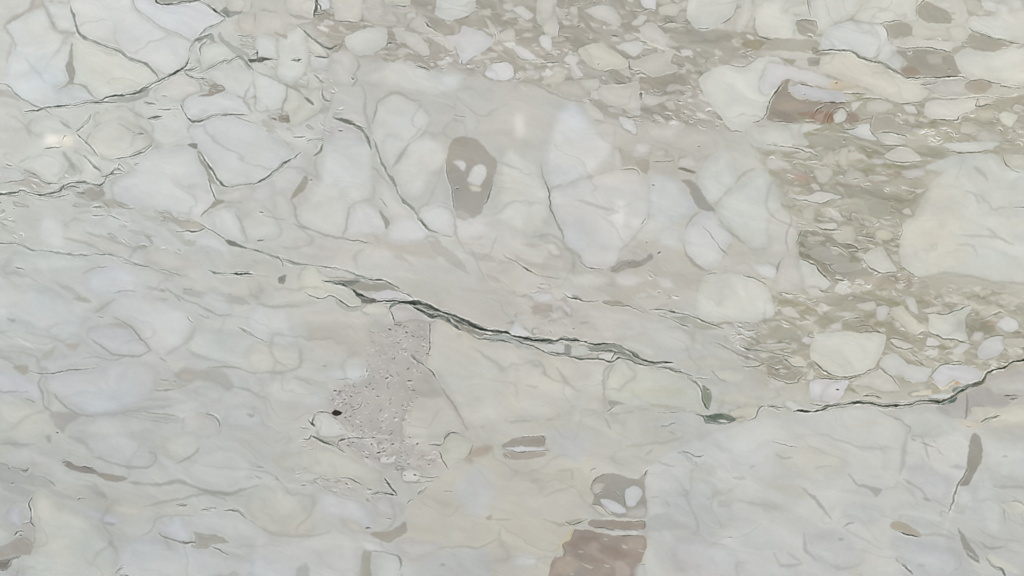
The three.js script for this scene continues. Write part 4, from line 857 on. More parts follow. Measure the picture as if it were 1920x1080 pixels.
F('bcbeba', [-20, 90, 40, 110, 55, 200, -20, 220], { s: 3 });
F('bab7b2', [110, 150, 170, 140, 250, 220, 130, 200]);
F('bab9b4', [300, 0, 380, 0, 440, 55, 330, 60]);
F('bab8b2', [660, 130, 800, 100, 820, 150, 740, 170], { rim: 0.5 });
F('b8b8b6', [820, 140, 910, 140, 880, 240, 820, 250]);
F('b7b7b4', [1030, 90, 1100, 80, 1130, 200, 1060, 160]);
F('b9b9b7', [250, 390, 290, 360, 350, 390, 300, 420], { rim: 0.5 });
F('c0b8a8', [1070, 790, 1140, 775, 1220, 755, 1225, 800, 1100, 810], { rim: 0.8 });
F('b4b1a5', [1790, 380, 1920, 370, 1920, 440, 1800, 440], { s: 3 });
F('b3b0a4', [1590, 150, 1700, 130, 1760, 170, 1680, 220, 1600, 200], { s: 4 });
F('b7b5ac', [1150, 160, 1290, 130, 1310, 170, 1200, 180], { s: 3 });
F('b9b7b4', [490, 190, 580, 180, 660, 200, 580, 220], { s: 3 });
F('b8b7b5', [470, 270, 540, 250, 550, 310, 480, 310], { s: 4 });
F('babab6', [1560, 330, 1620, 340, 1600, 400, 1520, 390], { s: 4 });
F('bab8b4', [0, 690, 100, 690, 140, 730, 60, 770, 0, 760], { s: 4 });
F('b8b6b0', [300, 640, 320, 600, 340, 640, 330, 690, 290, 690], { rim: 0.3 });
F('bcbdb8', [760, 690, 900, 660, 820, 740], { s: 6, rim: 0 });
F('c0bfb6', [1640, 890, 1780, 900, 1920, 880, 1920, 1000, 1760, 1040, 1660, 1010], { s: 6, rim: 0.1 });
B('788780', [1380, 760, 1440, 730, 1480, 760, 1420, 800], { rim: 0.6 });
B('556962', [1270, 860, 1340, 842, 1420, 818, 1400, 855, 1320, 872], { rim: 0.4, label: 'dark green swelling of the lower right vein' });
D('736f61', 8, [330, 545, 400, 610, 480, 650, 560, 667, 680, 650, 810, 598], { h: 0.6 });
D('67645a', 10, [360, 672, 480, 686, 600, 682, 700, 652], { h: 0.5 });
D('79766a', 7, [690, 337, 800, 318, 870, 350], { h: 0.4 });
D('7e7b6e', 8, [1200, 185, 1330, 195, 1420, 165, 1510, 128], { h: 0.5 });
D('78756a', 7, [1205, 318, 1300, 375, 1440, 397, 1530, 432], { h: 0.6 });
D('858276', 6, [1120, 342, 1190, 318], {});
D('85816f', 6, [1630, 380, 1720, 365, 1770, 365], { h: 0.4 });
D('7d7a6e', 6, [840, 615, 930, 670, 1000, 755], { h: 0.6 });
D('858276', 5, [905, 400, 940, 378, 1010, 382], {});
D('807c6e', 6, [920, 420, 1000, 455, 1100, 440], {});
D('7a766a', 6, [1185, 432, 1245, 434], {});
D('7d7868', 8, [1215, 665, 1290, 577, 1420, 568, 1460, 560], { h: 0.4 });
L(11, [1215, 678, 1310, 757, 1420, 690, 1470, 703], 'd8cfba');
P('be9a74', [1395, 702, 1440, 700, 1430, 722], 3, 0.8);
P('a8a08a', [1230, 740, 1300, 770, 1270, 790, 1230, 785], 3, 0.8);
D('5c5a4d', 10, [0, 888, 130, 900], { h: 0.7 });
D('4a4b42', 17, [190, 922, 330, 927, 420, 907, 540, 872, 640, 855, 740, 855, 860, 880, 1050, 877, 1140, 850, 1300, 845, 1400, 810, 1480, 750, 1590, 722, 1625, 680, 1645, 640, 1780, 600, 1840, 560, 1900, 550, 1920, 515], { h: 0.8 });
D('64625a', 8, [320, 860, 420, 880, 520, 870], {});
D('6d6a5e', 8, [400, 890, 480, 885, 540, 860], {});
D('787060', 10, [710, 805, 800, 802, 860, 832], { h: 0.5 });
D('787466', 8, [1060, 890, 1160, 870, 1280, 862], { h: 0.4 });
D('76786c', 8, [1440, 745, 1520, 725, 1600, 700, 1640, 650], {});
D('78766c', 8, [0, 480, 100, 500, 200, 520], { h: 0.5 });
D('7a776c', 7, [100, 510, 150, 560, 190, 590, 270, 600], { h: 0.4 });
D('6b685f', 6, [0, 660, 130, 712, 230, 705, 230, 680, 285, 650], { h: 0.7 });
D('7d7b72', 7, [0, 585, 60, 605, 90, 600], {});
V('8f8d88', 20, [1490, 780, 1500, 850, 1480, 985], { s: 3, a: 0.75 });
L(7, [1770, 798, 1885, 796]);
D('807e76', 7, [1770, 806, 1830, 806, 1885, 800], { h: 0 });
D('7c7a73', 10, [1820, 834, 1880, 832], { h: 0.6 });
D('7e7c69', 13, [1590, 1008, 1660, 975, 1760, 952], { h: 0.4 });
P('c2b6a6', [1420, 1000, 1600, 1010, 1540, 1070, 1460, 1040], 10, 0.7);
D('9a8a78', 5, [1480, 1035, 1520, 1045], {});
V('9c9f9b', 13, [780, 880, 870, 930, 980, 980, 1060, 1050, 1050, 1090], { s: 4, a: 0.7 });
V('9a9890', 12, [1050, 470, 1120, 520, 1180, 580], { s: 2, h: 0.4 });
D('8a8678', 6, [1100, 530, 1180, 580], { h: 0.5 });
D('8c897c', 6, [1350, 560, 1420, 545, 1470, 555], {});
D('85806c', 8, [1600, 230, 1660, 215, 1740, 180, 1780, 190], { a: 0.6 });
P('b4a08c', [1640, 260, 1700, 240, 1720, 260, 1660, 275], 5, 0.6);
D('9a968a', 5, [550, 250, 620, 238, 660, 240], { h: 0.7 });
D('8b887e', 6, [320, 330, 300, 358, 355, 370], {});
D('8c897e', 6, [100, 32, 160, 40, 220, 42], { h: 0.8 });
D('807c72', 8, [390, 10, 430, 25], {});
D('8a887f', 6, [650, 295, 700, 285, 760, 290, 830, 320], {});
K(520, 765, 700, 250, 1890, 325, 1915, 450);
// ---------------------------------------------------------------- sheet 0,3
sheet(0, 3);
U('a5a8a6', [0, 200, 120, 280, 220, 300, 400, 400, 420, 440, 200, 400, 0, 330], 8, 0.9);
U('a4a6a6', [360, 440, 480, 420, 720, 400, 800, 480, 640, 520, 480, 510], 8, 0.8);
F('b4b7b2', [260, 470, 340, 450, 480, 560, 640, 640, 780, 780, 870, 900, 880, 1080, 600, 1080, 180, 1080, 150, 960, 240, 880, 270, 720, 240, 600], { s: 3, rim: 0.1, m: 1.8 });
F('b5bac3', [1210, 720, 1330, 640, 1410, 720, 1420, 815, 1350, 815, 1250, 770], { s: 4, rim: 0.1 });
F('b5babe', [870, 950, 1000, 820, 1200, 800, 1440, 860, 1700, 930, 1960, 1000, 1960, 1080, 1500, 1080, 900, 1080], { s: 6, rim: 0.1, m: 1.6 });
F('b5b7b2', [1200, 100, 1320, 10, 1460, 10, 1500, 110, 1420, 200, 1310, 240], { s: 7, rim: 0.1 });
F('b4b8b6', [1520, 160, 1700, 110, 1860, 200, 1880, 340, 1700, 440, 1500, 380, 1380, 280], { s: 10, rim: 0.1 });
F('b1b5b6', [620, 60, 900, 20, 1140, 80, 1170, 170, 1100, 255, 920, 240, 720, 180], { s: 9, rim: 0.1 });
F('b2b5b4', [220, 150, 460, 160, 480, 230, 600, 320, 540, 380, 420, 370, 260, 290], { s: 6, rim: 0.1 });
F('b8b8b2', [760, 520, 900, 530, 1070, 590, 1000, 640, 860, 610], { s: 6, rim: 0.1 });
F('b3b7c0', [620, 570, 780, 590, 920, 650, 860, 700, 700, 660], { s: 6, rim: 0.1 });
F('b8b8b4', [1140, 570, 1320, 540, 1480, 560, 1440, 620, 1200, 620], { s: 5, rim: 0.15 });
F('b6babb', [1440, 620, 1700, 610, 1920, 700, 2000, 800, 1760, 820, 1560, 760, 1420, 690], { s: 7, rim: 0.1 });
F('b3b7b8', [1600, 840, 1740, 830, 1920, 860, 1900, 940, 1720, 930], { s: 6, rim: 0.1 });
F('b0b2be', [50, 600, 150, 560, 155, 700, 90, 690], { s: 4, rim: 0.2 });
F('acaaa9', [160, 700, 240, 690, 265, 760, 230, 840, 160, 800], { s: 3, rim: 0.4 });
F('b2b4b0', [0, 680, 100, 700, 130, 760, 50, 830, 0, 900], { s: 4, rim: 0.2 });
B('a39e98', [50, 840, 150, 780, 230, 830, 220, 920, 80, 940, 0, 1000, 0, 920], { s: 3 });
B('7d7a76', [0, 1000, 60, 955, 60, 1020, 20, 1040]);
B('8c8986', [465, 225, 520, 215, 600, 255, 680, 270, 740, 310, 700, 320, 600, 305, 520, 270], { s: 2, label: 'dark grey sliver at lower left' });
B('96948e', [700, 308, 850, 320, 960, 350, 900, 375, 780, 360], { s: 4, rim: 0.2 });
B('9e9c96', [1450, 750, 1540, 770, 1620, 770, 1720, 825, 1580, 840, 1560, 870, 1440, 855, 1470, 800], { s: 2, label: 'grey fish shaped wedge at lower left' });
L(6, [600, 248, 650, 262, 710, 272]);
D('62625f', 7, [610, 262, 660, 272, 700, 275], { h: 0 });
D('50524e', 8, [245, 490, 220, 540, 240, 610, 235, 680, 270, 722], { h: 0.7 });
D('5b5d5a', 8, [165, 687, 230, 682]);
D('7b7976', 8, [100, 770, 140, 740, 180, 745], {});
D('5a5553', 9, [50, 992, 75, 962, 150, 938], { h: 0.5 });
D('454443', 7, [0, 1045, 30, 1046]);
D('85847f', 9, [465, 228, 490, 215, 520, 212], {});
V('8f918e', 11, [0, 190, 100, 260, 190, 290], { s: 3 });
D('7c7b79', 9, [140, 285, 190, 293, 220, 270], {});
V('8c8e8a', 10, [280, 325, 350, 360, 420, 410], { s: 2.5 });
V('9ca09e', 20, [700, 190, 860, 240, 980, 260, 1100, 265, 1160, 230, 1170, 170, 1120, 155], { s: 6, a: 0.7 });
V('989c97', 18, [1320, 237, 1420, 195, 1490, 125], { s: 5, a: 0.7 });
V('9da09b', 24, [960, 380, 1150, 400, 1330, 370, 1440, 400, 1560, 450, 1700, 470, 1800, 440, 1940, 400], { s: 7, a: 0.75 });
V('a0a09a', 20, [1080, 560, 1300, 510, 1550, 470, 1700, 520], { s: 7, a: 0.6 });
V('a19f99', 16, [730, 450, 800, 490, 780, 520], { s: 6, a: 0.5 });
D('7c7b74', 9, [1315, 550, 1400, 553]);
D('85837b', 12, [1510, 582, 1570, 580, 1630, 585], { h: 0.4 });
D('83817a', 11, [1680, 592, 1760, 592, 1810, 620, 1860, 656], { h: 0.4 });
V('a19f99', 10, [1860, 656, 1920, 690], { s: 3 });
V('8f918f', 15, [1190, 752, 1250, 790, 1370, 825, 1470, 827], { s: 2.5, h: 0.2 });
D('7f7f7c', 6, [1370, 826, 1470, 826], { h: 0.3 });
D('8c8b87', 7, [1575, 850, 1640, 885, 1710, 922], { h: 0.4 });
D('868480', 8, [575, 512, 600, 495, 635, 497], { h: 0.5 });
V('989c9c', 16, [820, 820, 860, 880], { s: 6, a: 0.6 });
D('8e9294', 10, [870, 1060, 900, 1025, 930, 1015], { a: 0.7, h: 0 });
D('8d9192', 10, [900, 1070, 970, 1072], { a: 0.7, h: 0.2 });
V('9a9e9e', 16, [0, 40, 60, 90, 160, 100, 260, 100], { s: 6, a: 0.6 });
V('a0a4a3', 30, [520, 30, 640, 90, 700, 160], { s: 10, a: 0.5 });
V('a6aab0', 16, [1060, 780, 1130, 740, 1180, 640, 1300, 630, 1460, 630], { s: 6, a: 0.6 });
P('98999a', [780, 680, 860, 685, 850, 705, 800, 700], 5, 0.7);
P('8f908f', [340, 30, 370, 20, 380, 75, 350, 80], 6, 0.5);
K(95, 385, 155, 770, 425, 3, 65, 268);
// ---------------------------------------------------------------- sheet 1,3
sheet(1, 3);
U('bfbbb1', [1140, 560, 1270, 420, 1480, 290, 1700, 240, 1920, 230, 2000, 500, 2000, 850, 1600, 860, 1380, 880, 1200, 1000, 1090, 930, 1050, 800, 1150, 680], 10, 0.9);
U('a5a199', [980, 830, 850, 770, 900, 740, 1000, 740, 1110, 670, 1140, 740, 1060, 790], 5);
U('a5a49b', [780, 930, 860, 900, 870, 1080, 790, 1080], 5);
U('aca094', [1560, 210, 1660, 110, 1780, 100, 1720, 200, 1620, 240], 12, 0.9);
U('b8b0ad', [1180, 170, 1360, 140, 1420, 280, 1200, 270], 10, 0.9);
U('b7babb', [1250, 980, 1500, 900, 1920, 880, 1920, 1080, 1100, 1080], 14, 0.9);
F('bcbbb4', [380, 140, 600, 120, 760, 200, 960, 320, 860, 420, 700, 370, 400, 310], { s: 6, rim: 0.1 });
F('bab9b1', [1400, 140, 1410, 60, 1480, 25, 1560, 40, 1630, 90, 1600, 160, 1550, 205, 1500, 250, 1440, 270, 1390, 190], { rim: 0.3, label: 'rounded cream fragment below the grey wedge' });
F('c4c2c2', [940, 195, 1030, 190, 1030, 235, 940, 230], { s: 2.5 });
F('bfbdc0', [790, 190, 900, 250, 850, 270], { s: 4 });
F('c6c4c2', [1100, 300, 1200, 290, 1230, 340, 1190, 380, 1110, 370], { s: 3, rim: 0.8 });
F('bcc0c8', [470, 540, 560, 460, 740, 490, 840, 590, 890, 700, 820, 720, 700, 650, 560, 650], { s: 5, rim: 0.1, label: 'bluish white fragment at bottom centre left' });
F('b6b4b5', [870, 530, 960, 470, 1100, 520, 1110, 620, 1000, 650, 900, 620], { s: 5, rim: 0.15 });
F('bbb9b8', [1040, 830, 1100, 790, 1400, 850, 1380, 890, 1200, 980, 1100, 940], { s: 5, rim: 0.1 });
F('babebe', [870, 930, 960, 910, 1060, 940, 1090, 1000, 1060, 1080, 980, 1080, 900, 1080, 860, 1000], { s: 3, rim: 0.2 });
F('b7b8b3', [0, 420, 140, 410, 280, 430, 380, 560, 430, 620, 430, 740, 340, 790, 150, 780, 0, 690, -80, 560], { s: 7, rim: 0.1, m: 1.6 });
F('b8bdc1', [0, 730, 160, 790, 300, 800, 560, 730, 700, 800, 780, 1000, 790, 1080, 400, 1080, 0, 1080, -40, 900], { s: 8, rim: 0.05, m: 1.6 });
F('bcbdbc', [160, 390, 300, 370, 420, 400, 560, 400, 420, 440, 280, 430], { s: 5, rim: 0.15 });
F('b8b7b1', [130, 190, 360, 150, 470, 230, 360, 290, 200, 280], { s: 9, rim: 0.1 });
F('bcbdc2', [760, 800, 860, 830, 980, 870, 960, 900, 820, 890], { s: 5, rim: 0.15 });
F('b8b7b1', [640, 660, 760, 680, 840, 760, 720, 740], { s: 6, rim: 0.1 });
P('b9bdc2', [1500, 400, 1640, 250, 1760, 300, 1780, 480, 1640, 640, 1500, 500], 22, 0.7);
P('a5acac', [300, 1030, 400, 1015, 400, 1080, 300, 1080], 8, 0.7);
P('a59c90', [1720, 640, 1760, 610, 1770, 640, 1740, 655], 6, 0.8);
D('65665f', 12, [400, 18, 440, 38, 520, 75, 600, 108, 665, 150], { h: 0.8 });
D('7d7c75', 8, [340, 50, 390, 52, 410, 10], {});
D('85837b', 7, [610, 105, 620, 62, 720, 42, 830, 48], { h: 0.4 });
D('6b6a62', 10, [1295, 97, 1380, 103, 1402, 95], { h: 0.7 });
D('827f74', 11, [1400, 95, 1412, 50, 1460, 15, 1530, 12], { h: 0.4 });
D('85827a', 8, [1375, 150, 1400, 220, 1450, 278], { h: 0.4 });
V('8d8a82', 8, [1630, 95, 1600, 160, 1550, 205], { s: 2 });
D('565450', 12, [960, 348, 1010, 410, 1062, 472], { h: 0.4 });
D('65635e', 9, [870, 472, 940, 460, 1065, 477], { h: 0.5 });
D('7c7b76', 7, [610, 345, 690, 350, 740, 370, 800, 398], { h: 0.6 });
D('827f7a', 7, [830, 420, 880, 437], {});
D('8b8984', 6, [660, 385, 700, 398], { h: 0.8 });
D('78766f', 9, [1200, 475, 1235, 450, 1270, 415], { h: 0.6 });
D('8b8984', 8, [1130, 540, 1150, 515, 1175, 512], {});
D('85827b', 6, [1180, 328, 1250, 345, 1370, 348], {});
D('8b8880', 6, [1180, 390, 1330, 375], { a: 0.7 });
D('8b8a84', 5, [1408, 443, 1470, 443], { h: 0.7 });
D('8c8b85', 8, [820, 718, 860, 720], {});
D('9a9690', 6, [970, 645, 1020, 648], {});
V('959790', 14, [840, 905, 880, 895, 960, 905, 1060, 930, 1095, 980, 1080, 1050], { s: 3, a: 0.8 });
V('a8a69d', 14, [1380, 870, 1580, 855, 1680, 870, 1800, 810], { s: 6, a: 0.6 });
V('a8a69c', 16, [1740, 650, 1920, 660], { s: 6, a: 0.6 });
V('a8a8a2', 18, [0, 700, 200, 780, 420, 780, 560, 740], { s: 8, a: 0.5 });
D('8e8b86', 6, [340, 398, 385, 400], {});
D('847b74', 7, [1870, 170, 1895, 190], { h: 1 });
L(7, [1870, 150, 1900, 185]);
P('969a9b', [1380, 1000, 1400, 985, 1425, 1000, 1400, 1010], 5, 0.6);
K(800, 2, 925, 5, 885, 45, 735, 75, 690, 98, 1035, 90, 1025, 98, 925, 152, 1155, 38, 815, 140, 1090, 185, 1140, 170, 790, 48, 1070, 235, 1140, 238, 1295, 250, 1190, 330, 1120, 330, 830, 190, 1020, 8, 870, 85, 960, 120, 1215, 85);
// ---------------------------------------------------------------- sheet 2,3
sheet(2, 3);
U('bfbbb2', [-300, 200, 200, 200, 600, 180, 560, 640, 420, 720, 330, 860, 260, 1080, -100, 1080, -200, 700], 12, 0.8);
U('babdc0', [260, 0, 600, 0, 560, 180, 480, 260, 350, 180], 14, 0.8);
U('a8a099', [-60, 150, 230, 145, 230, 190, 0, 205, -60, 190], 4);
U('bebbb2', [980, 780, 1060, 830, 1080, 1080, 960, 1080, 960, 1000], 8);
U('aaa59a', [220, 650, 350, 680, 450, 660, 560, 650, 470, 700, 350, 700], 5, 0.8);
B('9e968e', [20, 45, 130, 40, 240, 35, 240, 100, 120, 102, -70, 105, -40, 70], { s: 1.5, label: 'flat taupe bar between two white seams' });
F('c0c2ca', [-60, 115, 0, 110, 120, 105, 270, 130, 160, 135, 60, 145, 0, 135], { rim: 0.7 });
B('a09c96', [600, 390, 620, 340, 690, 310, 800, 320, 870, 345, 950, 350, 1000, 300, 1010, 330, 990, 370, 1000, 450, 1000, 640, 850, 640, 760, 640, 640, 560, 610, 540, 620, 480, 590, 430], { s: 3, rim: 0.3, m: 1.8, label: 'taupe fragment with pointed corners and white inclusions' });
F('bebfc6', [840, 470, 860, 430, 910, 405, 970, 430, 975, 490, 920, 550, 860, 555], { rim: 0.3 });
F('c1c4c8', [660, 510, 740, 510, 840, 570, 855, 600, 790, 615, 720, 590], { rim: 0.5 });
F('bebab0', [600, 555, 690, 565, 740, 620, 660, 612], {});
F('b0aca7', [600, 400, 640, 380, 690, 390, 660, 460, 610, 460], { s: 3, rim: 0.4 });
F('b0aca8', [860, 590, 990, 560, 995, 640, 870, 640], { s: 5, rim: 0.1 });
B('9e948c', [590, 660, 760, 665, 990, 680, 990, 735, 840, 735, 590, 710], { s: 1.5, label: 'brownish bar with square right end' });
B('a0938b', [470, 725, 640, 745, 790, 785, 990, 780, 1000, 880, 960, 1000, 900, 1080, 600, 1080, 280, 1080, 300, 960, 380, 940, 370, 850, 430, 790], { s: 2.5, rim: 0.2, m: 3, label: 'pinkish brown fragment cut by the lower edge' });
F('c0c1c6', [690, 740, 780, 735, 920, 745, 980, 765, 820, 780, 720, 760], { rim: 0.7 });
F('a89b95', [500, 830, 620, 830, 860, 1000, 880, 1060, 760, 1000, 560, 900], { s: 7, rim: 0 });
F('aea29c', [780, 960, 840, 980, 880, 1050, 820, 1080], { s: 6, rim: 0 });
F('c6c0b6', [690, 795, 735, 820, 700, 810], { rim: 0.8 });
F('beb6aa', [500, 895, 545, 905, 510, 908], { rim: 0.8 });
F('bab3a4', [515, 985, 610, 1020, 600, 1032, 550, 1010], { rim: 0.8 });
F('c6c0b2', [680, 992, 735, 998, 720, 1008], { rim: 0.9 });
F('b8b0a6', [830, 850, 875, 860, 840, 868], { rim: 0.6 });
F('b4aca2', [355, 1025, 390, 1030, 370, 1038], { rim: 0.6 });
F('beb8b0', [410, 945, 440, 950, 420, 958], { rim: 0.6 });
F('b8b2a6', [440, 1060, 480, 1065, 450, 1072], { rim: 0.6 });
F('b4aea6', [940, 880, 1010, 890, 960, 896], { rim: 0.6 });
F('b7bab8', [920, 1040, 1000, 1000, 1040, 1080, 920, 1080], { s: 6, rim: 0 });
F('bbbebf', [0, 960, 60, 910, 140, 910, 200, 960, 150, 1010, 30, 1010], { s: 7, rim: 0.1 });
F('b9b8b4', [1300, 300, 1440, 250, 1520, 280, 1440, 360, 1320, 360], { s: 12, rim: 0 });
F('b3b7b8', [1140, 480, 1500, 460, 1660, 640, 1500, 800, 1240, 720], { s: 20, rim: 0, m: 1.6 });
F('b4b7be', [1240, 800, 1480, 820, 1640, 900, 1720, 1040, 1480, 1080, 1220, 1000], { s: 16, rim: 0, m: 1.6 });
L(8, [80, 30, 160, 32, 250, 25]);
D('8c8880', 5, [80, 40, 170, 38, 235, 36, 242, 95], { h: 0 });
D('8a8680', 5, [0, 140, 60, 150, 160, 142, 270, 132], { h: 0.2 });
L(9, [610, 340, 680, 308, 780, 310, 860, 345], 'cdc8b6');
D('786a5c', 5, [592, 430, 595, 390, 620, 345, 690, 318], { h: 0 });
D('86817a', 5, [640, 470, 670, 450, 680, 455], {});
D('827d78', 5, [770, 445, 785, 465, 800, 490], {});
D('7c7670', 6, [840, 460, 838, 520, 850, 570], { a: 0.7, h: 0 });
D('8a8378', 6, [610, 545, 640, 550, 680, 575, 730, 625], { h: 0.4 });
L(12, [660, 650, 780, 655, 900, 666, 1010, 660], 'cfccc6');
L(11, [370, 704, 470, 712, 620, 740, 760, 765, 880, 772, 1020, 768], 'c8c2b4');
D('857d74', 5, [600, 715, 700, 722, 760, 735], { h: 0 });
D('7c746c', 5, [780, 782, 860, 780, 940, 776], { h: 0 });
D('857c74', 6, [870, 672, 990, 672, 992, 735], { h: 0 });
L(9, [470, 728, 430, 800, 360, 850, 385, 890, 370, 925, 310, 960], 'c8c0ac');
D('8f8474', 5, [478, 735, 440, 800, 375, 850, 395, 890, 390, 930], { h: 0 });
D('8c8678', 9, [400, 670, 450, 692, 520, 672, 570, 650], { h: 0.5 });
D('8c8c86', 9, [990, 335, 1000, 305, 1022, 285], { h: 0.7 });
D('8c857c', 6, [585, 305, 590, 285, 640, 275], { h: 0.4 });
D('929290', 8, [1280, 155, 1330, 165, 1365, 187, 1410, 185, 1435, 165], { h: 0.2, s: 1.5 });
V('a5a6a2', 14, [1090, 220, 1140, 250, 1210, 265], { s: 6, a: 0.7 });
P('a6a8aa', [1645, 340, 1700, 332, 1755, 342, 1700, 355], 6, 0.7);
P('a0a3a6', [1455, 500, 1490, 500, 1475, 515], 5, 0.6);
D('858581', 5, [1600, 798, 1650, 795], { h: 0.6 });
V('a3a3a0', 10, [1040, 492, 1100, 495], { s: 5, a: 0.6 });
P('b3a493', [330, 980, 440, 920, 520, 1000, 440, 1060, 320, 1060], 14, 0.7);
P('94857e', [640, 880, 760, 860, 880, 920, 800, 960, 700, 930], 12, 0.7);
P('94867c', [420, 840, 520, 780, 640, 800, 560, 850, 460, 880], 12, 0.6);
P('b5a89a', [860, 800, 980, 800, 985, 860, 900, 870], 10, 0.6);
P('c6b896', [420, 730, 470, 722, 440, 800, 380, 850, 350, 900, 330, 860], 6, 0.6);
V('a9a69c', 18, [860, 100, 1050, 95, 1220, 60, 1280, 45], { s: 9, a: 0.5 });
V('a9a69c', 14, [1000, 180, 1060, 140], { s: 6, a: 0.5 });
V('a9a59a', 16, [340, 300, 440, 290, 450, 350], { s: 7, a: 0.5 });
V('a7a498', 16, [240, 480, 380, 430, 480, 400], { s: 8, a: 0.4 });
V('a5a7a8', 14, [1780, 270, 1820, 245], { s: 6, a: 0.5 });
V('9fa5a8', 14, [1160, 530, 1190, 560], { s: 5, a: 0.5 });
D('88857c', 5, [960, 1000, 1000, 992], {});
V('a3a2a0', 10, [1170, 0, 1230, 20], { s: 5, a: 0.6 });
// ---------------------------------------------------------------- sheet 3,3
sheet(3, 3);
F('b5bbbe', [1420, 430, 1500, 420, 1560, 500, 1550, 600, 1480, 620, 1400, 560], { s: 6, rim: 0.05 });
F('b6bbbc', [1530, 430, 1620, 300, 1700, 320, 1740, 480, 1770, 600, 1740, 760, 1650, 770, 1580, 600], { s: 7, rim: 0.1 });
F('b3b8c0', [1050, 260, 1180, 250, 1360, 340, 1380, 460, 1300, 540, 1180, 470, 1060, 360], { s: 12, rim: 0 });
F('b4b9ba', [940, 560, 1200, 540, 1340, 640, 1300, 720, 1080, 700, 940, 640], { s: 12, rim: 0 });
F('b2b8bd', [560, 560, 780, 540, 860, 620, 760, 680, 600, 640], { s: 14, rim: 0 });
F('b3b8be', [300, 780, 520, 760, 640, 860, 700, 980, 520, 1040, 360, 940], { s: 14, rim: 0 });
F('b2b7be', [920, 800, 1200, 820, 1400, 880, 1440, 1020, 1200, 1080, 1000, 980], { s: 14, rim: 0 });
F('b9bbb6', [60, 160, 300, 120, 560, 160, 560, 300, 300, 300, 100, 260], { s: 16, rim: 0, m: 1.6 });
F('b8bbb9', [1620, 60, 1740, 40, 1920, 40, 1920, 380, 1720, 360, 1640, 260, 1620, 140], { s: 10, rim: 0, m: 1.6 });
B('94918a', [1520, 40, 1555, 8, 1600, 70, 1615, 150, 1600, 240, 1540, 330, 1510, 400, 1430, 405, 1490, 290, 1500, 200], { s: 3, rim: 0.2, label: 'olive taupe lens at lower right' });
B('989998', [1430, 720, 1470, 770, 1500, 830, 1560, 900, 1590, 975, 1500, 930, 1450, 850], { s: 4, rim: 0.2 });
F('aaa498', [915, 680, 990, 670, 1080, 710, 1150, 770, 1120, 790, 1000, 750, 930, 720], { s: 3, rim: 0.2, label: 'tan streak with a dark lower edge' });
D('7a7b7b', 9, [1500, 290, 1460, 350, 1420, 410, 1395, 500, 1380, 570, 1355, 625], { h: 0.4, s: 1.5 });
V('a3a49f', 14, [1355, 625, 1310, 600, 1300, 640], { s: 5, a: 0.6 });
L(8, [1475, 885, 1510, 905, 1540, 918]);
D('828382', 10, [1490, 920, 1530, 945, 1590, 975], { h: 0.2, s: 2 });
D('85857a', 13, [1640, 952, 1700, 1010, 1760, 1045, 1810, 1080], { s: 1.6, h: 0.3 });
D('5f6260', 9, [1000, 985, 1040, 1020, 1090, 1068], { h: 0.7 });
V('9a9c9c', 8, [950, 950, 1000, 985], { s: 2 });
D('686866', 8, [985, 752, 1050, 775, 1130, 785], { h: 0.6 });
D('8c8a85', 7, [40, 70, 130, 97, 210, 122], { h: 0.6 });
L(5, [140, 95, 185, 100]);
P('a3a6a3', [600, 310, 640, 340, 680, 385, 850, 425, 800, 482, 750, 430, 660, 395], 4, 0.8);
V('a2a6aa', 22, [260, 420, 350, 490, 420, 580, 470, 660], { s: 6, a: 0.75 });
V('9a9ea0', 14, [570, 712, 610, 695, 655, 680], { s: 4, a: 0.75 });
P('9a9ea2', [525, 805, 550, 795, 570, 808, 545, 818], 5, 0.7);
V('a2a5a5', 16, [1020, 360, 1140, 430, 1200, 515], { s: 6, a: 0.6 });
P('9ea0a0', [1150, 490, 1235, 522, 1180, 522], 5, 0.8);
V('98a0a3', 15, [1770, 570, 1780, 680], { s: 4, a: 0.6 });
V('9fa4a4', 14, [1590, 830, 1660, 880, 1780, 860], { s: 5, a: 0.7 });
V('a2a6a4', 20, [1155, 50, 1200, 210], { s: 7, a: 0.6 });
V('a0a2a0', 14, [1280, 130, 1320, 168], { s: 5, a: 0.6 });
P('9a9d9b', [1750, 183, 1780, 175, 1802, 183, 1770, 190], 4, 0.7);
V('a3a6a4', 32, [1040, 0, 1010, 200, 990, 320], { s: 10, a: 0.5 });
V('a2a6ac', 22, [270, 760, 280, 880, 360, 950], { s: 8, a: 0.6 });
V('a3a7ac', 18, [40, 910, 100, 1010, 250, 990, 140, 910], { s: 8, a: 0.6 });
V('a1a5a6', 22, [1700, 395, 1800, 415, 1930, 440], { s: 8, a: 0.6 });
V('a3a3a1', 14, [60, 170, 120, 200, 180, 190], { s: 6, a: 0.6 });
V('a2a4a2', 12, [360, 275, 430, 255, 480, 262], { s: 6, a: 0.5 });
V('a5a9ad', 16, [560, 720, 700, 800, 850, 880], { s: 8, a: 0.45 });
V('a3a7ab', 20, [460, 1000, 560, 1030, 700, 1000], { s: 8, a: 0.4 });
P('a0a4a8', [1115, 995, 1150, 985, 1180, 1000, 1140, 1005], 6, 0.6);
V('a5aab0', 12, [1370, 1060, 1440, 1010, 1430, 940], { s: 6, a: 0.45 });
V('a9a8a2', 16, [1140, 770, 1260, 760, 1400, 800], { s: 8, a: 0.5 });
V('a4a6a4', 14, [1580, 720, 1700, 800, 1900, 820], { s: 8, a: 0.4 });

whole();
U('c0c3c4', [1214, 905, 1216, 875, 1300, 830, 1440, 785, 1640, 765, 1760, 790, 1815, 830, 1800, 940, 1770, 1010, 1790, 1079, 1500, 1079, 1222, 1079, 1218, 980], 9, 0.85);
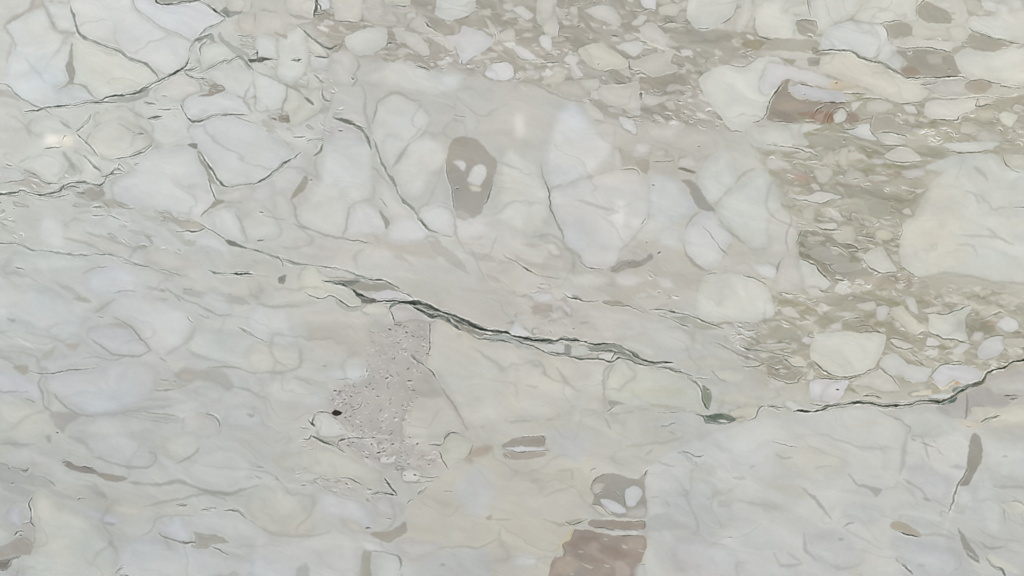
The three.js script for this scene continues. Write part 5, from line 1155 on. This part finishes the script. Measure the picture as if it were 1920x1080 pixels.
// ---------------------------------------------------------------- the rim of the slab, outside the surveyed field: the same kind of stone
whole();
for (let k = 0; k < 150; k++) {
  const x = -230 + rnd() * 2380, y = -170 + rnd() * 1420;
  const r = 18 + rnd() * 55;
  if (x > -r - 20 && x < 1940 + r && y > -r - 20 && y < 1100 + r) continue;
  const l = [], n = 6 + Math.floor(rnd() * 3), tilt = rnd() * 3;
  for (let i = 0; i < n; i++) {
    const a = i / n * Math.PI * 2, q = r * (0.7 + 0.5 * rnd());
    const u = Math.cos(a) * q * 1.3, v = Math.sin(a) * q * 0.75;
    l.push([x + u * Math.cos(tilt) - v * Math.sin(tilt), y + u * Math.sin(tilt) + v * Math.cos(tilt)]);
  }
  frags.push({ p: spline(l, true), c: rgb(['bcc0c3', 'bdbdb8', 'b9b9b5', 'b3b7bc', 'bbb9b2'][k % 5]), s: 3 + rnd() * 4, a: 1, rim: 0.2, m: 1.6, name: 'stone_fragment' });
}

// ---------------------------------------------------------------- the stone's colour, painted once for the whole face
const TW = 2048, TH = Math.round(2048 * SLAB_H / SLAB_W), PX = TW / (SLAB_W * 1000);   // texels per millimetre
const N = TW * TH;
let owner = null;
const R = new Float32Array(N), G = new Float32Array(N), Bl = new Float32Array(N);
const WX = new Float32Array(N), WY = new Float32Array(N), M1 = new Float32Array(N), M2 = new Float32Array(N), GAP = new Float32Array(N);
for (let j = 0, i = 0; j < TH; j++) for (let k = 0; k < TW; k++, i++) {
  const x = (k + 0.5) / PX, y = (j + 0.5) / PX;
  WX[i] = 2.2 * noise(x / 34, y / 30, 1) + 1.2 * noise(x / 10, y / 8, 2) + 0.7 * noise(x / 4, y / 3.5, 22);
  WY[i] = 2.2 * noise(x / 34, y / 30, 3) + 1.2 * noise(x / 10, y / 8, 4) + 0.7 * noise(x / 4, y / 3.5, 24);
  M1[i] = 0.55 * noise(x / 90, y / 60, 5) + 0.3 * noise(x / 32, y / 24, 6) + 0.2 * noise(x / 11, y / 8, 7);
  M2[i] = 0.6 * noise(x / 110, y / 80, 8) + 0.4 * noise(x / 40, y / 30, 9);
  GAP[i] = 0.6 * noise(x / 22, y / 20, 10) + 0.4 * noise(x / 8, y / 8, 11);
  // ground mass
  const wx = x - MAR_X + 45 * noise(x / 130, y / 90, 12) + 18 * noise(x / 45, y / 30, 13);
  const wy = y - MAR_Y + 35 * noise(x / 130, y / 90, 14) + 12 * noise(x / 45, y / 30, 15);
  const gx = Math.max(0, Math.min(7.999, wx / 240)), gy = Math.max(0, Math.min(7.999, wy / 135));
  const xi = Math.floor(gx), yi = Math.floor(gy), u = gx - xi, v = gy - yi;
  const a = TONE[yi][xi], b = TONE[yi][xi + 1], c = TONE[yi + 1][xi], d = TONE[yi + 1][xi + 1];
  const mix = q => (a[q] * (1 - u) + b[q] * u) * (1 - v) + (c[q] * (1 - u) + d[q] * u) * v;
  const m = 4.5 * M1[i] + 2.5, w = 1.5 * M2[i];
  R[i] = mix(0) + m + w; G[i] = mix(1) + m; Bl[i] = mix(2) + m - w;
}
function area(p) { let a = 0; for (let q = 0, r = p.length - 1; q < p.length; r = q++) a += p[r][0] * p[q][1] - p[q][0] * p[r][1]; return Math.abs(a / 2); }
const clamp = (v, a, b) => v < a ? a : v > b ? b : v;
function blend(i, c, a, m, w) {
  R[i] += (c[0] + m + w - R[i]) * a; G[i] += (c[1] + m - G[i]) * a; Bl[i] += (c[2] + m - w - Bl[i]) * a;
}
function box(p, pad) {
  let x0 = 1e9, x1 = -1e9, y0 = 1e9, y1 = -1e9;
  for (const [x, y] of p) { x0 = Math.min(x0, x); x1 = Math.max(x1, x); y0 = Math.min(y0, y); y1 = Math.max(y1, y); }
  return [Math.max(0, Math.floor((x0 + MAR_X - pad) * PX)), Math.min(TW - 1, Math.ceil((x1 + MAR_X + pad) * PX)),
    Math.max(0, Math.floor((y0 + MAR_Y - pad) * PX)), Math.min(TH - 1, Math.ceil((y1 + MAR_Y + pad) * PX))];
}
function fill(f) {
  const p = f.p, n = p.length, pale = f.name === 'stone_fragment' && f.c[1] > 172;
  const s = pale ? f.s * (f.s >= 5 ? 2.2 : 1.5) : f.s, rim = f.s >= 4 ? 0 : (f.rim ?? 0), mm = 3 * (f.m ?? 1), pad = s + 4;
  const rind = Math.min(16, 0.32 * Math.sqrt(area(p)));        // clear calcite clouds to white towards the heart of a fragment
  const [k0, k1, j0, j1] = box(p, pad + 10);
  for (let j = j0; j <= j1; j++) for (let k = k0; k <= k1; k++) {
    const i = j * TW + k, x = (k + 0.5) / PX - MAR_X + WX[i], y = (j + 0.5) / PX - MAR_Y + WY[i];
    let d2 = 1e9, inside = false, ny = 0;
    for (let q = 0, r = n - 1; q < n; r = q++) {
      const ax = p[r][0], ay = p[r][1], bx = p[q][0], by = p[q][1], ex = bx - ax, ey = by - ay;
      const t = clamp(((x - ax) * ex + (y - ay) * ey) / (ex * ex + ey * ey + 1e-9), 0, 1);
      const qx = ax + ex * t - x, qy = ay + ey * t - y, dd = qx * qx + qy * qy;
      if (dd < d2) d2 = dd;
      if ((ay > y) !== (by > y) && x < (bx - ax) * (y - ay) / (by - ay) + ax) inside = !inside;
    }
    const d = Math.sqrt(d2), sd = inside ? -d : d;
    if (sd > pad + 6) continue;
    if (pale && sd > -3 && f.a > 0.5) {                        // grey calcite cement filling the joint round a white fragment
      const g = clamp(GAP[i] * 1.5 + M1[i] + 0.45, 0, 1) * (f.s >= 5 ? 0.05 : 0.34);
      const e = Math.exp(-(((sd - 2.2) / 3.4) ** 2)) * g;
      if (e > 0.01) blend(i, [160, 160, 152], e, 0, 0);
    }
    if (sd > pad) continue;
    let a = clamp(0.5 - sd / s, 0, 1); a = a * a * (3 - 2 * a);
    if (a > 0) {
      if (owner && a > 0.5) owner[i] = 1;
      let core = 0;
      if (pale) { const q = clamp(-sd / rind + 0.35 * M1[i], 0, 1); core = 8 * q * q * (3 - 2 * q) - 2; }
      blend(i, f.c, a * f.a, mm * M1[i] + core, mm * 0.7 * M2[i]);
    }
    if (rim > 0 && sd < 4) {                                   // broken film of darker mineral, and a bright halo edge painted inside it
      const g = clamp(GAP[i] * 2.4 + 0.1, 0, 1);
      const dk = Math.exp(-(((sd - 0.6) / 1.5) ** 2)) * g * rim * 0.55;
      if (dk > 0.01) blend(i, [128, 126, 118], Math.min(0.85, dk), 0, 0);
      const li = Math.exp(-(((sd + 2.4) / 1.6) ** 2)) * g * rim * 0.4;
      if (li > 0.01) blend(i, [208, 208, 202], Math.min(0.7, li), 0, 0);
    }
  }
}
function profile(p, w) {                                        // width along a vein: swelling, pinching and running out
  let len = 0; const at = [0];
  for (let i = 1; i < p.length; i++) { len += Math.hypot(p[i][0] - p[i - 1][0], p[i][1] - p[i - 1][1]); at.push(len); }
  const k = Math.round(p[0][0] * 7 + p[0][1] * 13);
  return at.map(t => {
    const e = Math.min(1, Math.min(t, len - t) / Math.min(len * 0.3, 22) + 0.22);
    return w * e * (0.85 + 0.45 * noise(t / 17, k, 31) + 0.2 * noise(t / 6, k, 32));
  });
}
function stroke(f) {
  const p = f.p, n = p.length, hw = f.hw, s = f.s, pad = f.w + s + 6;
  const [k0, k1, j0, j1] = box(p, pad + 3);
  for (let j = j0; j <= j1; j++) for (let k = k0; k <= k1; k++) {
    const i = j * TW + k, x = (k + 0.5) / PX - MAR_X + WX[i], y = (j + 0.5) / PX - MAR_Y + WY[i];
    let best = 1e9, w = 0, side = 1;
    for (let q = 1; q < n; q++) {
      const ax = p[q - 1][0], ay = p[q - 1][1], ex = p[q][0] - ax, ey = p[q][1] - ay;
      const t = clamp(((x - ax) * ex + (y - ay) * ey) / (ex * ex + ey * ey + 1e-9), 0, 1);
      const qx = x - ax - ex * t, qy = y - ay - ey * t, dd = qx * qx + qy * qy;
      if (dd < best) { best = dd; w = hw[q - 1] + (hw[q] - hw[q - 1]) * t; side = ex * qy - ey * qx > 0 ? 1 : -1; }
    }
    const d = Math.sqrt(best), h = Math.max(0.35, w * 0.5), sd = d - h;
    if (sd > s + 4) continue;
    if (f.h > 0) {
      const g = clamp(GAP[i] * side * 1.6 + 0.45, 0, 1);        // bright halo edge painted beside the vein, now on one side, now the other
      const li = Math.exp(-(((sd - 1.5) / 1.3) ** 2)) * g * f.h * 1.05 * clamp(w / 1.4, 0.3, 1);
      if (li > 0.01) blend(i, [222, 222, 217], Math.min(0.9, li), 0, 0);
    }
    let a = clamp(0.5 - sd / Math.max(s, 0.9), 0, 1); a = a * a * (3 - 2 * a) * f.a * (0.85 + 0.3 * GAP[i]);
    if (a > 0.004) blend(i, f.c, clamp(a, 0, 1), 9 * M1[i] + 10 * GAP[i], 0);
  }
}
// chips scattered through the ground mass
const chips = [];
const inPoly = (p, x, y) => { let c = false; for (let q = 0, r = p.length - 1; q < p.length; r = q++) if ((p[r][1] > y) !== (p[q][1] > y) && x < (p[q][0] - p[r][0]) * (y - p[r][1]) / (p[q][1] - p[r][1]) + p[r][0]) c = !c; return c; };
for (const z of scatter) {
  let x0 = 1e9, x1 = -1e9, y0 = 1e9, y1 = -1e9;
  for (const [x, y] of z.p) { x0 = Math.min(x0, x); x1 = Math.max(x1, x); y0 = Math.min(y0, y); y1 = Math.max(y1, y); }
  for (let k = 0, tries = 0; k < z.n * (z.hi > 50 ? 1 : 1.8) && tries < z.n * 14; tries++) {
    const x = x0 + rnd() * (x1 - x0), y = y0 + rnd() * (y1 - y0);
    if (!inPoly(z.p, x, y)) continue;
    k++;
    const r = z.lo + (z.hi - z.lo) * rnd() ** 2, t = z.tilt + (rnd() - 0.5) * 0.9, n = 4 + Math.floor(rnd() * 3), l = [], fl = z.flat * (0.6 + 0.9 * rnd());
    for (let i = 0; i < n; i++) {
      const a = (i + 0.7 * (rnd() - 0.5)) / n * Math.PI * 2, q = r * (0.65 + 0.5 * rnd()) * 0.62, u = Math.cos(a) * q * 1.5, v = Math.sin(a) * q * 1.5 * fl;
      l.push([x + u * Math.cos(t) - v * Math.sin(t), y + u * Math.sin(t) + v * Math.cos(t)]);
    }
    chips.push({ p: rnd() < 0.4 ? spline(l, true, 2) : l, c: (j => z.cols[Math.floor(rnd() * z.cols.length)].map(v => v + j))((rnd() - 0.5) * 9), s: (z.hi > 50 ? 3 : 1.2) + rnd() * rnd() * 7, a: 0.55 + 0.4 * rnd(), rim: rnd() < 0.3 ? 0.9 : 0.1, m: 1, late: rnd() < 0.45 });
  }
}
for (const v of [...veins, ...pale]) v.hw = profile(v.p, v.w);
// strands running beside the stronger veins
const strands = [], partings = [];
for (const v of veins) {
  if (!v.part || v.w < 2.2) continue;
  for (const side of [-1, 1]) {
    const k = Math.floor(rnd() * 999), n = v.p.length, from = Math.floor(rnd() * n * 0.4), to = Math.max(from + 3, Math.ceil(n * (0.6 + rnd() * 0.4)));
    const q = v.p.slice(from, to).map(([x, y], i) => {
      const o = side * (v.w * 0.5 + 0.6 + 2.6 * (0.5 + 0.5 * noise(i / 2.2, k, 51)));
      return [x + o * 0.25, y + o];
    });
    if (q.length > 2) strands.push({ p: q, c: v.c.map(c => c + 28), w: 1.3, s: 1, a: 0.7, h: 0.5 });
  }
}
// short dark partings with a painted halo edge among the chips of the broken zones
for (const [z, n, tilt] of [[scatter[0], 120, 0.2], [scatter[1], 90, 0.1], [scatter[2], 90, 0.12], [scatter[3], 45, 0.08], [scatter[5], 45, 0.3], [scatter[6], 30, 0.25], [scatter[8], 30, 0.25], [scatter[4], 24, 0.25]]) {
  for (let k = 0, tries = 0; k < n && tries < n * 9; tries++) {
    const a = z.p[Math.floor(rnd() * z.p.length)], b = z.p[Math.floor(rnd() * z.p.length)], m = rnd();
    const x = a[0] + (b[0] - a[0]) * m + (rnd() - 0.5) * 60, y = a[1] + (b[1] - a[1]) * m + (rnd() - 0.5) * 40;
    if (!inPoly(z.p, x, y)) continue;
    k++;
    const t = tilt + (rnd() - 0.5) * 0.9, q = 3 + rnd() * rnd() * 12, bend = (rnd() - 0.5) * 5, cs = Math.cos(t), sn = Math.sin(t), v = 104 + rnd() * 40;
    partings.push({ p: spline([[x - q * cs, y - q * sn], [x - bend * sn, y + bend * cs], [x + q * cs, y + q * sn]], false), c: [v, v - 2, v - 11], w: 1 + rnd() * 1.3, s: 1, a: 0.8, h: 0.95 });
  }
}
for (const v of [...strands, ...partings]) v.hw = profile(v.p, v.w);
const bigUnder = under.slice(0, 5), restUnder = under.slice(5);
const FLOW = new Float32Array(N);                               // where the ground mass is streaky
for (const z of [under[0], under[2], under[3]]) {
  const [k0, k1, j0, j1] = box(z.p, 0);
  for (let j = j0; j <= j1; j++) for (let k = k0; k <= k1; k++) if (inPoly(z.p, (k + 0.5) / PX - MAR_X + 8 * WX[j * TW + k], (j + 0.5) / PX - MAR_Y + 8 * WY[j * TW + k])) FLOW[j * TW + k] = 1;
}
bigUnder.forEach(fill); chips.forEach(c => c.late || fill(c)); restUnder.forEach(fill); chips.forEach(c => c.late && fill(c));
partings.forEach(stroke);
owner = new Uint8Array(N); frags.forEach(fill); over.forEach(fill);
// hair cracks healed with grey calcite, and the streaks of the bedding, both running down to the right
for (let j = 0, i = 0; j < TH; j++) for (let k = 0; k < TW; k++, i++) {
  const x = (k + 0.5) / PX, y = (j + 0.5) / PX, u = x * 0.95 + y * 0.3, v = y * 0.95 - x * 0.3;
  const wu = u + 30 * noise(u / 60, v / 40, 61), wv = v + 22 * noise(u / 60, v / 40, 62) + 5 * noise(u / 14, v / 10, 63);
  const r1 = clamp((1 - Math.abs(noise(wu / 170, wv / 70, 64)) - 0.86) / 0.14, 0, 1), r2 = clamp((1 - Math.abs(noise(wu / 70, wv / 36, 66)) - 0.84) / 0.16, 0, 1);
  blend(i, [158, 158, 152], 0.42 * r1 * r1 * clamp(noise(u / 80, v / 60, 65) * 2 + 0.15, 0, 1) + 0.3 * r2 * r2 * clamp(noise(u / 90, v / 70, 67) * 2, 0, 1), 0, 0);
  if (owner[i]) FLOW[i] *= 0.15;
  const cl = 4.5 * noise(wu / 75, wv / 34, 70) + 3 * noise(wu / 28, wv / 15, 71);
  R[i] += cl; G[i] += cl; Bl[i] += cl;
  const flow = FLOW[i] * (11 * noise(wu / 80, wv / 9, 72) + 6 * noise(wu / 30, wv / 5, 73));
  R[i] += flow; G[i] += flow; Bl[i] += flow * 1.05;
  const s = 2.4 * noise(wu / 30, wv / 6, 68) + 1.8 * noise(wu / 90, wv / 20, 69);
  R[i] += s; G[i] += s; Bl[i] += s * 0.95;
}
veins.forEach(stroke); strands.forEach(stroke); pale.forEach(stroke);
// pits of the vuggy patch: a dark speck with a white crystal beside it
const pits = [];
whole();
const pit = (x, y, r) => {
  const l = [], n = 5, t = (rnd() - 0.5) * 1.2;
  for (let i = 0; i < n; i++) { const a = i / n * 6.283, q = r * (0.6 + 0.7 * rnd()), u = Math.cos(a) * q * 1.5, v = Math.sin(a) * q * 0.55; l.push([x + u * Math.cos(t) - v * Math.sin(t), y + u * Math.sin(t) + v * Math.cos(t)]); }
  return spline(l, true, 2);
};
for (const [x, y] of specks) {
  const r = 1.1 + rnd() * rnd() * 2.2, up = rnd() < 0.5 ? -1 : 1;
  fill({ p: pit(x + (rnd() - 0.5) * 3, y + up * 2.6, r * 1.5), c: [210, 207, 204], s: 1.8, a: 0.55 });
  const p = pit(x, y, r); pits.push({ p });
  fill({ p, c: [78, 72, 70], s: 1.6, a: 0.9 });
}
const vug = [[730, 610], [803, 610], [805, 665], [780, 700], [768, 770], [765, 830], [840, 870], [740, 885], [670, 850], [630, 800], [615, 745], [680, 700], [690, 640]];
for (let k = 0; k < 620; k++) {
  const x = 612 + rnd() * 230, y = 605 + rnd() * 280;
  if (!inPoly(vug, x, y)) continue;
  const t = (rnd() - 0.5) * 2.4, q = 1.6 + rnd() * rnd() * 6, dark = rnd() < 0.5;
  const f = { p: [[x - q * Math.cos(t), y - q * Math.sin(t)], [x, y + (rnd() - 0.5) * 2], [x + q * Math.cos(t), y + q * Math.sin(t)]], c: dark ? (v => [v + 4, v - 1, v - 2])(88 + rnd() * 62) : [214, 211, 209], w: 1 + rnd() * 1.4, s: 1, a: 0.85, h: 0 };
  f.hw = profile(f.p, f.w); stroke(f);
}
// unsharp mask: paints light and dark halo edges along veins and joints
function blur(A, r) {
  const w = 2 * r + 1, T = new Float32Array(N), S = new Float32Array(N);
  for (let j = 0; j < TH; j++) for (let k = 0; k < TW; k++) { let s = 0; for (let q = -r; q <= r; q++) s += A[j * TW + clamp(k + q, 0, TW - 1)]; T[j * TW + k] = s / w; }
  for (let j = 0; j < TH; j++) for (let k = 0; k < TW; k++) { let s = 0; for (let q = -r; q <= r; q++) s += T[clamp(j + q, 0, TH - 1) * TW + k]; S[j * TW + k] = s / w; }
  return S;
}
for (const A of [R, G, Bl]) { const S = blur(blur(A, 2), 1); for (let i = 0; i < N; i++) A[i] += clamp(0.38 * (A[i] - S[i]), -30, 16); }
// crystalline grain of the stone
const face = new Uint8Array(N * 4);
const lin = v => { v /= 255; return v <= 0.04045 ? v / 12.92 : ((v + 0.055) / 1.055) ** 2.4; };
const srgb = v => 255 * (v <= 0.0031308 ? v * 12.92 : 1.055 * v ** (1 / 2.4) - 0.055);
const REFLECT = 1.2;                                            // the surveyed tones are as lit; the stone itself is this much lighter
for (let j = 0, i = 0; j < TH; j++) for (let k = 0; k < TW; k++, i++) {
  const g = 1.0 * (hash(k, j, 41) - 0.5) + 1.6 * noise(k / 3.1, j / 2.3, 42), o = ((TH - 1 - j) * TW + k) * 4;
  face[o] = clamp(srgb(lin(clamp(R[i] + g, 0, 255)) * REFLECT), 0, 255);
  face[o + 1] = clamp(srgb(lin(clamp(G[i] + g, 0, 255)) * REFLECT), 0, 255);
  face[o + 2] = clamp(srgb(lin(clamp(Bl[i] + g, 0, 255)) * REFLECT), 0, 255);
  face[o + 3] = 255;
}
const map = new THREE.DataTexture(face, TW, TH, THREE.RGBAFormat);
map.colorSpace = THREE.SRGBColorSpace; map.magFilter = THREE.LinearFilter; map.minFilter = THREE.LinearMipmapLinearFilter;
map.generateMipmaps = true; map.needsUpdate = true;
const marble = new THREE.MeshStandardMaterial({ map, roughness: 0.05, metalness: 0 });

// ---------------------------------------------------------------- the slab and its pieces
const slab = new THREE.Group(); slab.name = 'marble_slab';
slab.userData = { label: 'polished white and grey marble slab with angular fragments and dark veins', category: 'marble slab', kind: 'thing' };
scene.add(slab);
const toX = x => (x + MAR_X) / 1000 - SLAB_W / 2, toY = y => SLAB_H - (y + MAR_Y) / 1000;
function planarUV(g) {
  const p = g.attributes.position, uv = new Float32Array(p.count * 2);
  for (let i = 0; i < p.count; i++) { uv[2 * i] = (p.getX(i) + SLAB_W / 2) / SLAB_W; uv[2 * i + 1] = p.getY(i) / SLAB_H; }
  g.setAttribute('uv', new THREE.BufferAttribute(uv, 2));
  return g;
}
function add(name, g, parent = slab) {
  const m = new THREE.Mesh(g, marble); m.name = name; m.castShadow = m.receiveShadow = true; parent.add(m); return m;
}
const bodyG = new RoundedBoxGeometry(SLAB_W, SLAB_H, SLAB_T, 2, 0.0015); bodyG.translate(0, SLAB_H / 2, -SLAB_T / 2);
add('slab_body', planarUV(bodyG));
const MX = SLAB_W / 2 - 0.003;
const clip = ([x, y]) => [clamp(toX(x), -MX, MX), clamp(toY(y), 0.003, SLAB_H - 0.003)];
const inField = p => p.some(([x, y]) => x > 0 && x < 1920 && y > 0 && y < 1080);
let rank = 0;
function inlay(p, h) {                                          // a piece set into the slab, its polished face h above the ground mass
  const s = new THREE.Shape(p.map(q => new THREE.Vector2(...clip(q))));
  const g = new THREE.ExtrudeGeometry(s, { depth: 0.0012, bevelEnabled: false, curveSegments: 1, steps: 1 });
  g.translate(0, 0, h - 0.0012);
  return planarUV(g);
}
const laid = [];                                                // a piece lies one hair above the pieces it crosses
function heightFor(p, pad = 1) {
  let x0 = 1e9, x1 = -1e9, y0 = 1e9, y1 = -1e9, level = 0;
  for (const [x, y] of p) { x0 = Math.min(x0, x - pad); x1 = Math.max(x1, x + pad); y0 = Math.min(y0, y - pad); y1 = Math.max(y1, y + pad); }
  for (const b of laid) if (b[0] < x1 && b[1] > x0 && b[2] < y1 && b[3] > y0 && b[4] >= level) level = b[4] + 1;
  laid.push([x0, x1, y0, y1, level]); rank = Math.max(rank, level);
  return 0.00002 + 0.000003 * level;
}
const small = [];
chips.filter(c => inField(c.p) && c.s < 4.5).sort((a, b) => area(b.p) - area(a.p)).slice(0, 500).forEach(c => small.push(inlay(c.p, heightFor(c.p))));
const bySize = frags.filter(f => inField(f.p)).map(f => area(f.p)).sort((a, b) => b - a);
const keep = { stone_fragment: 0, mineral_pocket: 0 };
const limit = bySize[Math.min(bySize.length - 1, 330)] ?? 0;
for (const f of frags) {
  if (!inField(f.p)) continue;
  const g = inlay(f.p, heightFor(f.p));
  if (f.name === 'stone_fragment' && area(f.p) < limit) { small.push(g); continue; }
  keep[f.name]++;
  const m = add(f.name, g);
  if (f.label) m.userData.label = f.label;
}
if (small.length) { const m = add('small_chips', mergeGeometries(small)); m.userData.kind = 'stuff'; }
function ribbon(v) {
  const l = [], r = [], p = v.p, n = p.length;
  for (let i = 0; i < n; i++) {
    const a = p[Math.max(0, i - 1)], b = p[Math.min(n - 1, i + 1)], dx = b[0] - a[0], dy = b[1] - a[1], d = Math.hypot(dx, dy) || 1, w = Math.max(0.5, v.hw[i] * 0.5);
    l.push([p[i][0] - dy / d * w, p[i][1] + dx / d * w]); r.push([p[i][0] + dy / d * w, p[i][1] - dx / d * w]);
  }
  const h = heightFor(p, 4), pos = [], idx = [];
  for (let i = 0; i < n; i++) for (const q of [l[i], r[i]]) { const c = clip(q); pos.push(c[0], c[1], h); }
  for (let i = 0; i < n; i++) for (const q of [l[i], r[i]]) { const c = clip(q); pos.push(c[0], c[1], h - 0.0012); }
  const o = n * 2;
  for (let i = 0; i < n - 1; i++) {
    const a = i * 2, b = a + 1, c = a + 2, d = a + 3;
    idx.push(a, c, b, b, c, d, a, o + a, c, c, o + a, o + c, b, d, o + b, d, o + d, o + b);
  }
  const g = new THREE.BufferGeometry();
  g.setAttribute('position', new THREE.Float32BufferAttribute(pos, 3)); g.setIndex(idx);
  const f = g.toNonIndexed(); f.computeVertexNormals();
  return planarUV(f);
}
const darkVeins = veins.filter(v => v.part && inField(v.p));
const extent = v => v.p.reduce((s, q, i) => i ? s + Math.hypot(q[0] - v.p[i - 1][0], q[1] - v.p[i - 1][1]) : 0, 0);
const cut = darkVeins.map(extent).sort((a, b) => b - a)[Math.min(darkVeins.length - 1, 290)];
const fine = [];
for (const v of darkVeins) {
  const g = ribbon(v);
  if (extent(v) < cut) { fine.push(g); continue; }
  add('dark_vein', g);
}
if (fine.length) { const m = add('fine_veins', mergeGeometries(fine)); m.userData.kind = 'stuff'; }
{ const m = add('dark_pits', mergeGeometries(pits.filter(f => inField(f.p)).map(f => inlay(f.p, heightFor(f.p))))); m.userData.kind = 'stuff'; }
console.log('fragments', frags.length, JSON.stringify(keep), 'veins', darkVeins.length, 'chips', chips.length, 'levels', rank);

// ---------------------------------------------------------------- unseen panels added for even light, and the small lamps of the glints
const glow = new THREE.MeshStandardMaterial({ color: 0xffffff, emissive: 0xffffff, emissiveIntensity: 0.5, roughness: 0.9 });
const tin = new THREE.MeshStandardMaterial({ color: 0xc8c8c8, roughness: 0.6 });
ADDED_PANELS.forEach(([x, y, z], k) => {
  const lamp = new THREE.Group(); lamp.name = k ? 'added_light_panel_001' : 'added_light_panel';
  lamp.userData = { label: k ? 'unseen flat light panel added at the right for even light' : 'unseen flat light panel added at the left for even light', category: 'lamp', group: 'added light panels' };
  lamp.position.set(x, y, z); scene.add(lamp);
  lamp.lookAt(0, SLAB_H / 2, 0);
  const h = new THREE.Mesh(new RoundedBoxGeometry(LAMP_W + 0.06, LAMP_H + 0.06, 0.05, 2, 0.01), tin); h.name = 'housing'; h.position.z = -0.03;
  const d = new THREE.Mesh(new THREE.BoxGeometry(LAMP_W, LAMP_H, 0.006), glow); d.name = 'diffuser'; d.position.z = -0.001;
  lamp.add(h, d); h.castShadow = h.receiveShadow = d.castShadow = true;
  const light = new THREE.RectAreaLight(k ? 0xfffbf4 : 0xf6faff, LAMP_POWER, LAMP_W, LAMP_H);
  light.position.set(0, 0, 0.004);
  light.lookAt(0, 0, 1); light.rotation.set(0, Math.PI, 0);     // a RectAreaLight shines along its own -z
  lamp.add(light);
});
GLINTS.forEach(([mx, my, w, h, c, e], k) => {
  const dx = toX(mx), dy = toY(my) - SLAB_H / 2, z = 3.2, f = 1 + z / 2.4;
  const lamp = new THREE.Group(); lamp.name = 'small_lamp' + (k ? '_00' + k : '');
  lamp.userData = { label: ['small warm lamp mirrored at the upper left of the slab', 'smaller peach lamp beside the warm one', 'tall narrow lamp mirrored above the slab centre', 'tall narrow lamp mirrored right of the slab centre'][k], category: 'lamp' };
  lamp.position.set(dx * f, SLAB_H / 2 + dy * f, z); lamp.rotation.y = Math.PI; scene.add(lamp);
  const housing = new THREE.Mesh(new RoundedBoxGeometry(w * f / 1000 + 0.02, h * f / 1000 + 0.02, 0.04, 2, 0.006), tin); housing.name = 'housing'; housing.position.z = -0.024;
  const pane = new THREE.Mesh(new THREE.BoxGeometry(w * f / 1000, h * f / 1000, 0.004), new THREE.MeshStandardMaterial({ color: c, emissive: c, emissiveIntensity: e, roughness: 0.9 })); pane.name = 'diffuser';
  lamp.add(housing, pane);
});
renderer.render(scene, camera);
